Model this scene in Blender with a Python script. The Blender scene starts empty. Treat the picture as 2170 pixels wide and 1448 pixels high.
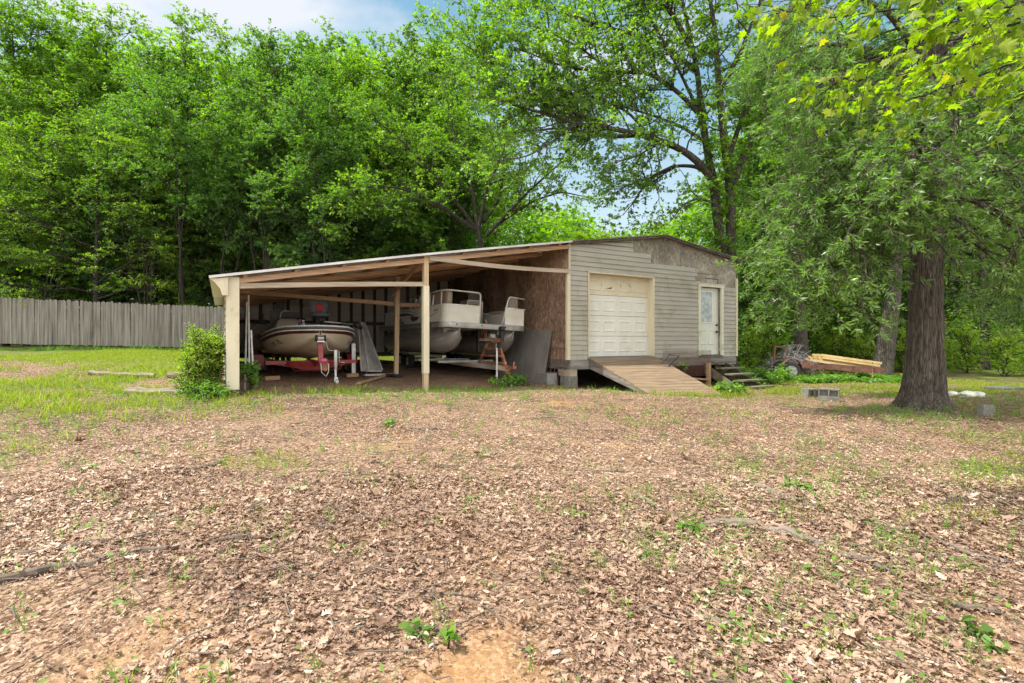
import bpy, bmesh, math, random
import numpy as np
from mathutils import Vector, Matrix
R = math.radians
rnd = random.Random(5)
S = bpy.context.scene
COL = S.collection

# ---------------------------------------------------------------- camera, sky, sun, exposure
F = 1071.0                                   # focal length in photograph pixels (2170 wide), eye at the origin looking along +Y
cam = bpy.data.objects.new('camera', bpy.data.cameras.new('camera'))
COL.objects.link(cam); cam.location = (0, 0, 0); cam.rotation_euler = (R(90), 0, 0)
cam.data.lens = 36.0 * F / 2170.0; cam.data.sensor_width = 36; cam.data.sensor_fit = 'HORIZONTAL'
cam.data.clip_start = 0.05; cam.data.clip_end = 2000
S.camera = cam
SUN_EL, SUN_AZ = 63.0, -104.0                 # elevation, azimuth measured from +Y towards +X (degrees)
SKY_STRENGTH, SUN_STRENGTH, SUN_ANGLE = 0.15, 4.2, 1.6
S.view_settings.view_transform = 'Standard'; S.view_settings.look = 'None'
S.view_settings.gamma = 1; S.view_settings.use_curve_mapping = False
S.view_settings.exposure = 0.84
try:
    S.cycles.max_bounces = 8; S.cycles.diffuse_bounces = 4; S.cycles.transmission_bounces = 5; S.cycles.transparent_max_bounces = 6
    S.cycles.glossy_bounces = 2; S.cycles.use_adaptive_sampling = True; S.cycles.adaptive_threshold = 0.02
    S.cycles.use_denoising = True
except Exception: pass

w = bpy.data.worlds.new('World'); S.world = w; w.use_nodes = True
nt = w.node_tree; nt.nodes.clear()
N = nt.nodes.new; L = nt.links.new
out = N('ShaderNodeOutputWorld'); bg = N('ShaderNodeBackground'); sky = N('ShaderNodeTexSky')
sky.sky_type = 'NISHITA'; sky.sun_disc = False; sky.sun_elevation = R(SUN_EL); sky.sun_rotation = R(SUN_AZ)
sky.air_density = 1.0; sky.dust_density = 1.2; sky.ozone_density = 1.5
tc = N('ShaderNodeTexCoord'); mp = N('ShaderNodeMapping'); mp.inputs['Scale'].default_value = (1.0, 1.0, 2.2)
mp.inputs['Location'].default_value = (0.35, 0.1, 0.2)
L(tc.outputs['Generated'], mp.inputs['Vector'])
cn = N('ShaderNodeTexNoise'); cn.inputs['Scale'].default_value = 2.1; cn.inputs['Detail'].default_value = 7; cn.inputs['Roughness'].default_value = 0.55
L(mp.outputs['Vector'], cn.inputs['Vector'])
cr = N('ShaderNodeValToRGB'); cr.color_ramp.elements[0].position = 0.50; cr.color_ramp.elements[1].position = 0.66
L(cn.outputs['Fac'], cr.inputs['Fac'])
# more cloud towards the horizon, open blue higher up
sx = N('ShaderNodeSeparateXYZ'); L(tc.outputs['Generated'], sx.inputs[0])
hz = N('ShaderNodeMapRange'); hz.inputs['From Min'].default_value = 0.10; hz.inputs['From Max'].default_value = 0.46
hz.inputs['To Min'].default_value = 0.85; hz.inputs['To Max'].default_value = 0.0
L(sx.outputs['Z'], hz.inputs['Value'])
mx = N('ShaderNodeMath'); mx.operation = 'MAXIMUM'; L(cr.outputs['Color'], mx.inputs[0]); L(hz.outputs['Result'], mx.inputs[1])
# unseen bright cloud deck added behind the eye as fill light, deep blue with thin cloud in front of it
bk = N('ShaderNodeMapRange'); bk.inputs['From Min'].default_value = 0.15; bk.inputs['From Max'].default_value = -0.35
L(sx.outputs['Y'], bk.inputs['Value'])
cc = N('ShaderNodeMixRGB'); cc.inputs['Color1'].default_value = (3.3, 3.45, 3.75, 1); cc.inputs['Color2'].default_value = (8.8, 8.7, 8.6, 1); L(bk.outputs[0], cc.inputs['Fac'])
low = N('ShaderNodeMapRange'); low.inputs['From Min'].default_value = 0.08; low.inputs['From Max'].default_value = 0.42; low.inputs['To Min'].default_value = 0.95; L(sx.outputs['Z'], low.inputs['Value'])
bl = N('ShaderNodeMixRGB'); bl.blend_type = 'MULTIPLY'; bl.inputs['Fac'].default_value = 1; bl.inputs['Color2'].default_value = (.78, .97, .80, 1); L(sky.outputs['Color'], bl.inputs['Color1'])
# one tall white cloud standing over the left of the wood
dp = N('ShaderNodeVectorMath'); dp.operation = 'DOT_PRODUCT'; dp.inputs[1].default_value = Vector((-.49, .72, .50)).normalized(); L(tc.outputs['Generated'], dp.inputs[0])
dr = N('ShaderNodeMapRange'); dr.inputs['From Min'].default_value = .962; dr.inputs['From Max'].default_value = .992; L(dp.outputs['Value'], dr.inputs['Value'])
dm = N('ShaderNodeMath'); dm.operation = 'MULTIPLY_ADD'; L(cn.outputs['Fac'], dm.inputs[0]); dm.inputs[1].default_value = 1.6; dm.inputs[2].default_value = -.62; dm.use_clamp = True
dn_ = N('ShaderNodeMath'); dn_.operation = 'MULTIPLY_ADD'; L(dm.outputs[0], dn_.inputs[0]); L(dr.outputs[0], dn_.inputs[1]); dn_.inputs[2].default_value = 0
dx = N('ShaderNodeMath'); dx.operation = 'MULTIPLY'; dx.inputs[1].default_value = 3.2; dx.use_clamp = True; L(dn_.outputs[0], dx.inputs[0])
mx1 = N('ShaderNodeMath'); mx1.operation = 'MAXIMUM'; L(mx.outputs[0], mx1.inputs[0]); L(dx.outputs[0], mx1.inputs[1])
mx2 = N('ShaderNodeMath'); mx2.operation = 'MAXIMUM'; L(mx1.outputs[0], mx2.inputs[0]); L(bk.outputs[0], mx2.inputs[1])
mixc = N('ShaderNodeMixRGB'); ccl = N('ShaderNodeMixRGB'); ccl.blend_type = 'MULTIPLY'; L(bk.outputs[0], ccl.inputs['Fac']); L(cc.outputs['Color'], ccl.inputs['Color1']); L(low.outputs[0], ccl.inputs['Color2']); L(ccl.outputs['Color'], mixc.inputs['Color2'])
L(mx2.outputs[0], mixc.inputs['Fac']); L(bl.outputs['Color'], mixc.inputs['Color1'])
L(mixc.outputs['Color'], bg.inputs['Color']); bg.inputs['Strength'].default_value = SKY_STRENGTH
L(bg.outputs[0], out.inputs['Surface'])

sl = bpy.data.lights.new('sun', 'SUN'); so = bpy.data.objects.new('sun', sl); COL.objects.link(so)
sl.energy = SUN_STRENGTH; sl.angle = R(SUN_ANGLE); sl.color = (1.0, 0.95, 0.86)
sd = Vector((math.sin(R(SUN_AZ)) * math.cos(R(SUN_EL)), math.cos(R(SUN_AZ)) * math.cos(R(SUN_EL)), math.sin(R(SUN_EL))))
so.rotation_euler = (-sd).to_track_quat('-Z', 'Y').to_euler(); so.location = (0, 0, 60)

# ---------------------------------------------------------------- coordinates
CU, SU = 0.867, 0.4983                       # the shed's front runs along u, its depth along v
ROT = math.atan2(SU, CU)
def W(u, v, z=0.0): return Vector((u * CU - v * SU, 12 + u * SU + v * CU, z))
def PX(x, y, Y): return Vector(((x - 1085) / F * Y, Y, (723 - y) / F * Y))

# the lie of the land: a thin-plate surface through measured heights
_c = np.array([
 (0,1.5,-1.30),(-2.5,2,-1.27),(3,2,-1.33),(-5.03,9.11,-.965),(-1.87,10.93,-1.03),(1.46,12.8,-1.19),(3.18,11.29,-1.19),(5.2,12.35,-1.34),
 (7.1,16.1,-1.32),(7.96,9.8,-1.28),(10,17.5,-1.3),(20,21,-1.25),(12,30,-1.2),(-7.4,9.5,-.96),(-10,13,-.64),(-20,19.8,-.34),(-12.8,22.4,-.42),
 (-6,4,-1.2),(-12,9,-.9),(-8.88,16,-.6),(-2.55,19.65,-.74),(-.15,22.3,-.9),(-15,35,-.2),(0,40,-.8),(25,45,-1),(-35,30,-.2),(35,30,-1.2),
 (12,4,-1.36),(-12,2,-1.15),(0,-5,-1.4),(0,6,-1.19),(4,7,-1.26),(-3,14.5,-.9),(-7,12.6,-.83)], float)
def _phi(r2): return np.where(r2 > 1e-12, 0.5 * r2 * np.log(np.maximum(r2, 1e-12)), 0)
_n = len(_c); _A = np.zeros((_n + 3, _n + 3))
_d2 = ((_c[:, None, :2] - _c[None, :, :2]) ** 2).sum(-1)
_A[:_n, :_n] = _phi(_d2) + np.eye(_n) * 0.5; _A[:_n, _n] = 1; _A[:_n, _n + 1:] = _c[:, :2]; _A[_n:, :_n] = _A[:_n, _n:].T
_w = np.linalg.solve(_A, np.concatenate([_c[:, 2], np.zeros(3)]))
def gz(x, y):
    x = np.clip(np.asarray(x, float), -34, 34); y = np.clip(np.asarray(y, float), -6, 44)
    r2 = (x[..., None] - _c[:, 0]) ** 2 + (y[..., None] - _c[:, 1]) ** 2
    z = (_phi(r2) * _w[:_n]).sum(-1) + _w[_n] + _w[_n + 1] * x + _w[_n + 2] * y
    return z + 0.012 * np.sin(x * 3.1 + 1.3 * np.sin(y * 2.3)) + 0.010 * np.sin(y * 4.3 + x * 1.7) + 0.02 * np.sin(x * .9 + y * 1.1)
def g1(x, y): return float(gz(np.array([x]), np.array([y]))[0])

# ---------------------------------------------------------------- node materials
def mat(name):
    m = bpy.data.materials.new(name); m.use_nodes = True
    return m, m.node_tree, m.node_tree.nodes['Principled BSDF']
def node(t, kind, **kw):
    n = t.nodes.new(kind)
    for k, v in kw.items():
        if k in n.inputs: n.inputs[k].default_value = v
        else: setattr(n, k, v)
    return n
def ramp(t, stops, fac=None):
    n = t.nodes.new('ShaderNodeValToRGB'); e = n.color_ramp.elements
    while len(e) < len(stops): e.new(0.5)
    for q, (p, c) in zip(e, stops): q.position = p; q.color = (*c, 1) if len(c) == 3 else c
    if fac is not None: t.links.new(fac, n.inputs['Fac'])
    return n
def coords(t, scale=(1, 1, 1), kind='Object'):
    tc = t.nodes.new('ShaderNodeTexCoord'); m = t.nodes.new('ShaderNodeMapping'); m.inputs['Scale'].default_value = scale
    t.links.new(tc.outputs[kind], m.inputs['Vector']); return m.outputs['Vector']
def bump(t, b, fac, strength=0.3, dist=0.02):
    n = node(t, 'ShaderNodeBump', Strength=strength, Distance=dist)
    t.links.new(fac, n.inputs['Height']); t.links.new(n.outputs['Normal'], b.inputs['Normal'])
def mottled(name, c1, c2, scale=(3, 3, 3), detail=6, rough=0.75, metal=0.0, bmp=0.15, spots=None, c3=None, lo=0.35, hi=0.65):
    """two-tone weathered surface; scale stretches the mottling along the grain"""
    m, t, b = mat(name)
    v = coords(t, scale)
    n = node(t, 'ShaderNodeTexNoise', Scale=1.0, Detail=detail, Roughness=0.6); t.links.new(v, n.inputs['Vector'])
    st = [(lo, c1), (hi, c2)] if c3 is None else [(lo, c1), ((lo + hi) / 2, c2), (hi, c3)]
    r = ramp(t, st, n.outputs['Fac']); col = r.outputs['Color']
    if spots:
        sc, thr, cs = spots
        n2 = node(t, 'ShaderNodeTexNoise', Scale=sc, Detail=5, Roughness=0.65); t.links.new(coords(t), n2.inputs['Vector'])
        r2 = ramp(t, [(thr, (0, 0, 0)), (thr + .12, (1, 1, 1))], n2.outputs['Fac'])
        mxn = node(t, 'ShaderNodeMixRGB', Color2=(*cs, 1)); t.links.new(r2.outputs['Color'], mxn.inputs['Fac']); t.links.new(col, mxn.inputs['Color1']); col = mxn.outputs['Color']
    t.links.new(col, b.inputs['Base Color'])
    b.inputs['Roughness'].default_value = rough; b.inputs['Metallic'].default_value = metal
    if bmp: bump(t, b, n.outputs['Fac'], bmp, 0.01)
    return m
def plain(name, c, rough=0.6, metal=0.0):
    return mottled(name, tuple(x * .86 for x in c), tuple(min(1, x * 1.12) for x in c), (9, 9, 9), 3, rough, metal, 0.03)
def leafmat(name, stops, trans=0.4, tcol=(0.30, 0.42, 0.03), rough=0.5):
    m, t, b = mat(name)
    a = node(t, 'ShaderNodeAttribute', attribute_name='tone')
    if name != 'fallen_leaf': stops = [(p, (c[0] * 1.08, c[1] * .93, c[2] * 1.15)) for p, c in stops]
    r = ramp(t, stops, a.outputs['Fac']); t.links.new(r.outputs['Color'], b.inputs['Base Color'])
    b.inputs['Roughness'].default_value = rough
    b.inputs['Specular IOR Level'].default_value = 0.4
    tr = node(t, 'ShaderNodeBsdfTranslucent'); mm = node(t, 'ShaderNodeMixRGB', blend_type='MULTIPLY', Fac=1.0, Color2=(*[min(4, x * 8) for x in tcol], 1))
    t.links.new(r.outputs['Color'], mm.inputs['Color1']); t.links.new(mm.outputs['Color'], tr.inputs['Color'])
    ms = node(t, 'ShaderNodeMixShader', Fac=trans); o = t.nodes['Material Output']
    t.links.new(b.outputs[0], ms.inputs[1]); t.links.new(tr.outputs[0], ms.inputs[2]); t.links.new(ms.outputs[0], o.inputs['Surface'])
    return m
M = {}
M['siding'] = mottled('siding_vinyl', (.335, .312, .265), (.405, .382, .33), (.8, .8, 3.5), 5, .55, 0, .02, spots=(1.3, .53, (.285, .27, .20)))
M['trim'] = mottled('trim_cream', (.56, .50, .35), (.66, .60, .44), (6, 6, 1.2), 5, .5, 0, .02, spots=(2.4, .60, (.40, .39, .24)))
M['garage'] = mottled('garage_white', (.64, .63, .57), (.73, .72, .66), (3, 3, 1), 6, .45, 0, .01, spots=(2.2, .60, (.56, .53, .43)))
M['garage_old'] = mottled('garage_yellowed', (.62, .55, .40), (.69, .64, .51), (3, 3, 2), 5, .5, 0, .01, spots=(2.6, .60, (.40, .31, .19)))
M['door'] = mottled('door_paint', (.60, .61, .54), (.66, .67, .61), (3, 3, 1.5), 4, .45, 0, .01, spots=(1.7, .56, (.44, .46, .27)))
M['doorframe'] = mottled('door_frame_paint', (.58, .57, .44), (.66, .65, .53), (5, 5, 2), 4, .5, 0, .02, spots=(2.4, .57, (.36, .38, .18)))
M['hole'] = plain('dark_void', (.012, .011, .010), .9)
M['lumber_u'] = mottled('weathered_lumber_u', (.30, .235, .165), (.46, .39, .30), (1.2, 25, 25), 6, .8, 0, .2)
M['lumber_v'] = mottled('pine_lumber_v', (.29, .17, .09), (.47, .31, .18), (25, 1.0, 25), 6, .7, 0, .15)
M['rafter'] = mottled('pine_rafter', (.29, .165, .09), (.49, .315, .19), (1.0, 25, 25), 7, .7, 0, .15, spots=(3.0, .66, (.16, .07, .03)))
M['post'] = mottled('post_lumber', (.36, .25, .14), (.56, .43, .27), (25, 25, 1.2), 6, .75, 0, .15, spots=(3.6, .68, (.14, .07, .03)))
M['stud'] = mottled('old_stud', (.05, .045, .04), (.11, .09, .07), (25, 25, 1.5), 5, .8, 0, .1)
M['inner'] = mottled('back_sheathing', (.46, .41, .33), (.56, .51, .42), (1, 1, 9), 5, .8, 0, .1)
M['deck'] = mottled('ramp_deck', (.15, .10, .062), (.265, .19, .12), (1.3, 14, 14), 7, .8, 0, .25, spots=(2.2, .60, (.16, .105, .06)))
M['skirt'] = mottled('grey_weathered', (.16, .145, .135), (.30, .28, .26), (1.5, 1.5, 14), 6, .8, 0, .2)
M['rampside'] = mottled('ramp_side_board', (.07, .06, .055), (.24, .215, .185), (10, 1.6, 10), 6, .8, 0, .2)
M['steps'] = mottled('mossy_steps', (.09, .08, .05), (.185, .16, .105), (4, 4, 9), 6, .85, 0, .2, spots=(4, .55, (.11, .13, .05)))
M['block'] = mottled('concrete_block', (.13, .125, .11), (.225, .215, .19), (14, 14, 14), 6, .9, 0, .3)
M['roof'] = mottled('roof_metal', (.50, .49, .47), (.66, .65, .63), (3, 3, 3), 4, .5, .3, .02)
M['roofdark'] = mottled('roof_edge', (.085, .07, .055), (.20, .165, .13), (6, 6, 6), 5, .7, 0, .1)
M['fence'] = mottled('fence_cedar', (.10, .088, .076), (.27, .247, .22), (14, 14, .55), 7, .85, 0, .3, spots=(.9, .60, (.25, .19, .13)))
M['galv'] = mottled('galvanised', (.32, .32, .30), (.52, .52, .50), (4, 4, 4), 5, .42, .55, .03)
M['alu'] = mottled('aluminium', (.44, .43, .40), (.62, .61, .58), (3, 1.2, 5), 4, .38, .5, .02)
M['alutube'] = mottled('pontoon_aluminium', (.30, .285, .25), (.44, .42, .38), (2, .7, 4), 5, .42, .35, .03)
M['rail'] = plain('rail_white', (.70, .69, .65), .35, .2)
M['panel'] = mottled('pontoon_panel', (.66, .63, .53), (.76, .74, .66), (2, 2, 3), 4, .4, 0, .01, spots=(2.5, .66, (.42, .36, .22)))
M['maroon'] = plain('maroon_stripe', (.085, .02, .016), .35)
M['black'] = plain('black_rubber', (.018, .018, .019), .55)
M['tyre'] = plain('tyre', (.022, .022, .022), .8)
M['cream'] = mottled('boat_gelcoat', (.62, .54, .38), (.74, .67, .52), (1.2, .8, 2), 5, .25, 0, .01, spots=(1.8, .60, (.44, .36, .21)))
M['gelwhite'] = plain('gelcoat_white', (.86, .84, .78), .2)
M['greydeck'] = plain('boat_carpet', (.11, .11, .115), .95)
M['seatgrey'] = plain('seat_vinyl_grey', (.12, .13, .145), .5)
M['tan'] = plain('seat_vinyl_tan', (.36, .30, .235), .55)
M['red'] = plain('red_patch', (.50, .02, .015), .5)
M['trred'] = mottled('trailer_red', (.24, .018, .022), (.38, .04, .045), (5, 5, 5), 5, .4, 0, .03, spots=(5, .62, (.20, .09, .06)))
M['rust'] = mottled('rusty_steel', (.16, .055, .028), (.36, .15, .075), (6, 6, 6), 7, .85, .1, .2, spots=(3, .56, (.50, .46, .41)))
M['rustbeam'] = mottled('rusting_galvanised_beam', (.42, .24, .11), (.60, .52, .43), (4, 1.2, 6), 6, .7, .2, .1, spots=(1.4, .54, (.52, .52, .52)))
M['rustdark'] = mottled('old_rust', (.10, .045, .035), (.22, .10, .075), (6, 6, 6), 6, .85, 0, .2)
M['ply'] = mottled('grey_plywood', (.155, .145, .125), (.235, .22, .195), (4, 4, 1.5), 6, .8, 0, .1, spots=(1.5, .60, (.12, .11, .09)))
M['newlumber'] = mottled('new_pine', (.44, .31, .13), (.60, .46, .23), (1, 14, 14), 5, .65, 0, .1)
M['brown'] = mottled('brown_vinyl', (.085, .05, .034), (.15, .09, .06), (6, 6, 6), 4, .6, 0, .05)
M['white'] = plain('white_plastic', (.70, .70, .67), .5)
M['blue'] = plain('blue_plastic', (.04, .12, .38), .4)
M['ink'] = plain('lettering_black', (.012, .012, .014), .5)
M['pink'] = plain('pink_strap', (.58, .10, .22), .6)
M['log'] = mottled('rotten_timber', (.10, .075, .055), (.30, .245, .19), (1.5, 14, 14), 7, .9, 0, .4)
M['stick'] = mottled('dead_branch', (.075, .055, .042), (.20, .16, .125), (3, 3, 3), 6, .9, 0, .3)
M['brush'] = mottled('dry_brush', (.20, .185, .18), (.40, .37, .36), (5, 5, 5), 3, .9, 0, .0)
M['rock'] = mottled('pale_rock', (.52, .50, .44), (.74, .73, .67), (5, 5, 5), 6, .85, 0, .3)

def osb(name, ca, cb, cc, sx, sz):
    m, t, b = mat(name)
    tcn = t.nodes.new('ShaderNodeTexCoord'); ns = node(t, 'ShaderNodeTexNoise', Scale=5.0, Detail=2)
    t.links.new(tcn.outputs['Object'], ns.inputs['Vector'])
    ad = node(t, 'ShaderNodeMixRGB', Fac=.16); t.links.new(tcn.outputs['Object'], ad.inputs['Color1']); t.links.new(ns.outputs['Color'], ad.inputs['Color2'])
    mpn = t.nodes.new('ShaderNodeMapping'); mpn.inputs['Scale'].default_value = (sx, sx, sz); mpn.inputs['Rotation'].default_value = (.12, .1, 0); t.links.new(ad.outputs[0], mpn.inputs['Vector'])
    v = node(t, 'ShaderNodeTexVoronoi', Scale=1.0); t.links.new(mpn.outputs[0], v.inputs['Vector'])
    sp = t.nodes.new('ShaderNodeSeparateColor'); t.links.new(v.outputs['Color'], sp.inputs[0])
    r = ramp(t, [(0, ca), (.45, cb), (.8, cb), (1, cc)], sp.outputs[0])
    n2 = node(t, 'ShaderNodeTexNoise', Scale=1.1, Detail=5); t.links.new(tcn.outputs['Object'], n2.inputs['Vector'])
    r2 = ramp(t, [(.35, (.55, .52, .5)), (.65, (1.1, 1.08, 1.05))], n2.outputs['Fac'])
    mu = node(t, 'ShaderNodeMixRGB', blend_type='MULTIPLY', Fac=1.0); t.links.new(r.outputs[0], mu.inputs['Color1']); t.links.new(r2.outputs[0], mu.inputs['Color2'])
    t.links.new(mu.outputs[0], b.inputs['Base Color']); b.inputs['Roughness'].default_value = .8
    bump(t, b, sp.outputs[1], .35, .006)
    return m
M['osb'] = osb('osb_grey_weathered', (.19, .17, .14), (.31, .28, .235), (.47, .43, .37), 26, 15)
M['osb_red'] = osb('osb_reddish', (.20, .125, .085), (.38, .255, .175), (.54, .40, .29), 26, 11)

def bark(name, c1, c2, c3, sc=7, zs=.22):
    m, t, b = mat(name)
    v = coords(t, (sc, sc, sc * zs))
    n = node(t, 'ShaderNodeTexNoise', Scale=1.0, Detail=8, Roughness=.65, Distortion=.6); t.links.new(v, n.inputs['Vector'])
    vo = node(t, 'ShaderNodeTexVoronoi', Scale=1.6, feature='DISTANCE_TO_EDGE'); t.links.new(v, vo.inputs['Vector'])
    r = ramp(t, [(.25, c1), (.5, c2), (.75, c3)], n.outputs['Fac'])
    r2 = ramp(t, [(0.0, (.35, .33, .3)), (.16, (1, 1, 1))], vo.outputs['Distance'])
    mu = node(t, 'ShaderNodeMixRGB', blend_type='MULTIPLY', Fac=.85); t.links.new(r.outputs[0], mu.inputs['Color1']); t.links.new(r2.outputs[0], mu.inputs['Color2'])
    t.links.new(mu.outputs[0], b.inputs['Base Color']); b.inputs['Roughness'].default_value = .9
    ad = node(t, 'ShaderNodeMath', operation='ADD'); t.links.new(n.outputs['Fac'], ad.inputs[0]); t.links.new(r2.outputs[0], ad.inputs[1])
    bump(t, b, ad.outputs[0], .9, .03)
    return m
M['bark'] = bark('bark_dark', (.022, .017, .013), (.046, .036, .028), (.085, .068, .053), 10)
M['bark_oak'] = bark('bark_oak', (.055, .043, .033), (.125, .102, .080), (.23, .195, .158), 24, .075)
M['bark_twin'] = bark('bark_twin', (.04, .032, .026), (.085, .068, .055), (.15, .125, .10), 14, .14)
M['bark_grey'] = bark('bark_grey', (.10, .085, .07), (.10, .085, .07), (.16, .14, .12), 12)
G_A = [(0, (.055, .105, .022)), (.5, (.115, .205, .034)), (.85, (.18, .275, .042)), (1, (.27, .36, .06))]
G_B = [(0, (.056, .108, .024)), (.5, (.112, .205, .037)), (.9, (.17, .275, .045)), (1, (.25, .34, .06))]
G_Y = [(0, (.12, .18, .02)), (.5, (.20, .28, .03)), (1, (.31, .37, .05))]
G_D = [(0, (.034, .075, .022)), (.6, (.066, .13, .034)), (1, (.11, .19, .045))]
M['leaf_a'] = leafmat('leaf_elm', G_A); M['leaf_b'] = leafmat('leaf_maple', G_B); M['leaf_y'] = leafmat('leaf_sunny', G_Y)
M['leaf_g'] = leafmat('leaf_gum', [(0, (.045, .10, .035)), (.5, (.085, .165, .05)), (.9, (.14, .235, .06)), (1, (.20, .29, .07))])
M['leaf_f'] = leafmat('leaf_feathery', [(0, (.065, .12, .024)), (.5, (.13, .215, .036)), (1, (.25, .34, .06))])
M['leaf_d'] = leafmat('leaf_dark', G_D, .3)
M['leaf_oak'] = leafmat('leaf_willow_oak', [(0, (.075, .135, .04)), (.5, (.13, .22, .06)), (1, (.21, .305, .10))], .35, (.22, .36, .03), .38)
M['leaf_near'] = leafmat('leaf_near_maple', [(0, (.09, .155, .012)), (.5, (.17, .26, .016)), (.93, (.24, .33, .022)), (1, (.26, .24, .03))], .5, (.26, .34, .02))
M['grass'] = leafmat('grass_blades', [(0, (.13, .17, .018)), (.5, (.21, .27, .022)), (.8, (.29, .34, .04)), (1, (.44, .38, .15))], .3)
M['weed'] = leafmat('weed_leaves', [(0, (.07, .16, .03)), (.6, (.12, .25, .035)), (1, (.20, .33, .05))], .35)
M['bush'] = leafmat('bush_leaves', [(0, (.11, .18, .02)), (.5, (.19, .28, .03)), (1, (.31, .39, .06))], .4)
M['litter'] = leafmat('fallen_leaf', [(0, (.115, .065, .044)), (.3, (.235, .142, .098)), (.6, (.37, .25, .175)), (.85, (.48, .355, .255)), (1, (.60, .50, .40))], .08, (.2, .13, .08), .6)

# ---------------------------------------------------------------- mesh helpers
ORG = {}
def setp(o, label=None, cat=None, group=None, kind=None):
    if label: o['label'] = label
    if cat: o['category'] = cat
    if group: o['group'] = group
    if kind: o['kind'] = kind
    return o
def thing(name, label, cat, org, uv=False, group=None, tilt=(0, 0)):
    """Empty at the thing's base; with uv its parts are written in shed coordinates (u, v, z)"""
    o = bpy.data.objects.new(name, None); COL.objects.link(o); o.empty_display_size = .2
    o.location = W(*org) if uv else org
    o.rotation_euler = (tilt[0], tilt[1], ROT if uv else 0)
    ORG[o.name] = Vector(org)
    return setp(o, label, cat, group)
class MB:
    def __init__(s): s.v = []; s.f = []
    def add(s, vs, fs):
        n = len(s.v); s.v += [tuple(p) for p in vs]; s.f += [tuple(i + n for i in q) for q in fs]; return s
    def box(s, x0, x1, y0, y1, z0, z1):
        return s.add([(x0,y0,z0),(x1,y0,z0),(x1,y1,z0),(x0,y1,z0),(x0,y0,z1),(x1,y0,z1),(x1,y1,z1),(x0,y1,z1)],
                     [(0,3,2,1),(4,5,6,7),(0,1,5,4),(1,2,6,5),(2,3,7,6),(3,0,4,7)])
    def beam(s, p, q, w, h, up=(0, 0, 1), n=1, sag=0, twist=0):
        """board from p to q, w wide, h tall (along up), optional sag in the middle"""
        p, q = Vector(p), Vector(q); d = (q - p).normalized(); up = Vector(up)
        a = d.cross(up).normalized(); b = a.cross(d).normalized(); rows = []
        for i in range(n + 1):
            t = i / n; c = p.lerp(q, t) - Vector((0, 0, sag * math.sin(math.pi * t)))
            rows.append([c + a * (x * w / 2) + b * (y * h / 2) for x, y in ((-1,-1),(1,-1),(1,1),(-1,1))])
        fs = [(0,1,2,3), tuple(4 * n + i for i in (3,2,1,0))]
        for i in range(n):
            for k in range(4): fs.append((4*i+k, 4*(i+1)+k, 4*(i+1)+(k+1)%4, 4*i+(k+1)%4))
        return s.add([v for r in rows for v in r], fs)
    def tube(s, pts, r, n=8, cap=True):
        pts = [Vector(p) for p in pts]; rs = r if isinstance(r, (list, tuple)) else [r] * len(pts); a = None; vs = []; fs = []
        for i, p in enumerate(pts):
            d = (pts[min(i + 1, len(pts) - 1)] - pts[max(i - 1, 0)]).normalized()
            if a is None: a = d.orthogonal().normalized()
            a = (a - d * a.dot(d)).normalized(); b = d.cross(a)
            vs += [p + (a * math.cos(2 * math.pi * k / n) + b * math.sin(2 * math.pi * k / n)) * rs[i] for k in range(n)]
        for i in range(len(pts) - 1):
            for k in range(n): fs.append((i*n+k, i*n+(k+1)%n, (i+1)*n+(k+1)%n, (i+1)*n+k))
        if cap: fs.append(tuple(range(n))[::-1]); fs.append(tuple((len(pts) - 1) * n + k for k in range(n)))
        return s.add(vs, fs)
    def cyl(s, c, ax, r, h, n=20, r2=None):
        c, ax = Vector(c), Vector(ax).normalized(); return s.tube([c - ax * h / 2, c + ax * h / 2], [r, r if r2 is None else r2], n)
    def prism(s, poly, ext):
        """outline (3-D points) pushed along ext"""
        n = len(poly); e = Vector(ext); a = [Vector(p) for p in poly]
        return s.add(a + [p + e for p in a], [tuple(range(n))[::-1], tuple(range(n, 2 * n))] + [(i, (i+1) % n, n + (i+1) % n, n + i) for i in range(n)])
    def loft(s, rows, closed=False):
        n = len(rows[0]); fs = []
        for i in range(len(rows) - 1):
            for k in range(n if closed else n - 1): fs.append((i*n+k, i*n+(k+1)%n, (i+1)*n+(k+1)%n, (i+1)*n+k))
        return s.add([p for r in rows for p in r], fs)
    def sphere(s, c, rx, ry, rz, nu=14, nv=9):
        rows = [[(c[0] + rx * math.sin(math.pi * j / nv) * math.cos(2 * math.pi * i / nu), c[1] + ry * math.sin(math.pi * j / nv) * math.sin(2 * math.pi * i / nu), c[2] + rz * math.cos(math.pi * j / nv)) for i in range(nu)] for j in range(nv + 1)]
        return s.loft(rows, True)
    def build(s, name, m, parent=None, smooth=False, bevel=0, label=None, org=None, uv=False):
        me = bpy.data.meshes.new(name)
        o0 = ORG[parent.name] if parent is not None and parent.name in ORG else Vector(org or (0, 0, 0))
        me.from_pydata([(x - o0[0], y - o0[1], z - o0[2]) for x, y, z in s.v], [], s.f); me.materials.append(m); me.update()
        bm = bmesh.new(); bm.from_mesh(me); bmesh.ops.recalc_face_normals(bm, faces=bm.faces); bm.to_mesh(me); bm.free()
        o = bpy.data.objects.new(name, me); COL.objects.link(o)
        if parent is not None:
            o.parent = parent; ORG[o.name] = o0.copy()
            if parent.type == 'MESH': o.parent = parent
        elif org is not None:
            o.location = W(*org) if uv else org; o.rotation_euler = (0, 0, ROT if uv else 0)
        if smooth:
            for p in me.polygons: p.use_smooth = True
        if bevel:
            b = o.modifiers.new('edge', 'BEVEL'); b.width = bevel; b.segments = 2; b.limit_method = 'ANGLE'
        if label: o['label'] = label
        return o
def lone(name, mb, m, label, cat, org, uv=False, group=None, **k):
    return setp(mb.build(name, m, None, org=org, uv=uv, **k), label, cat, group)
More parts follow.
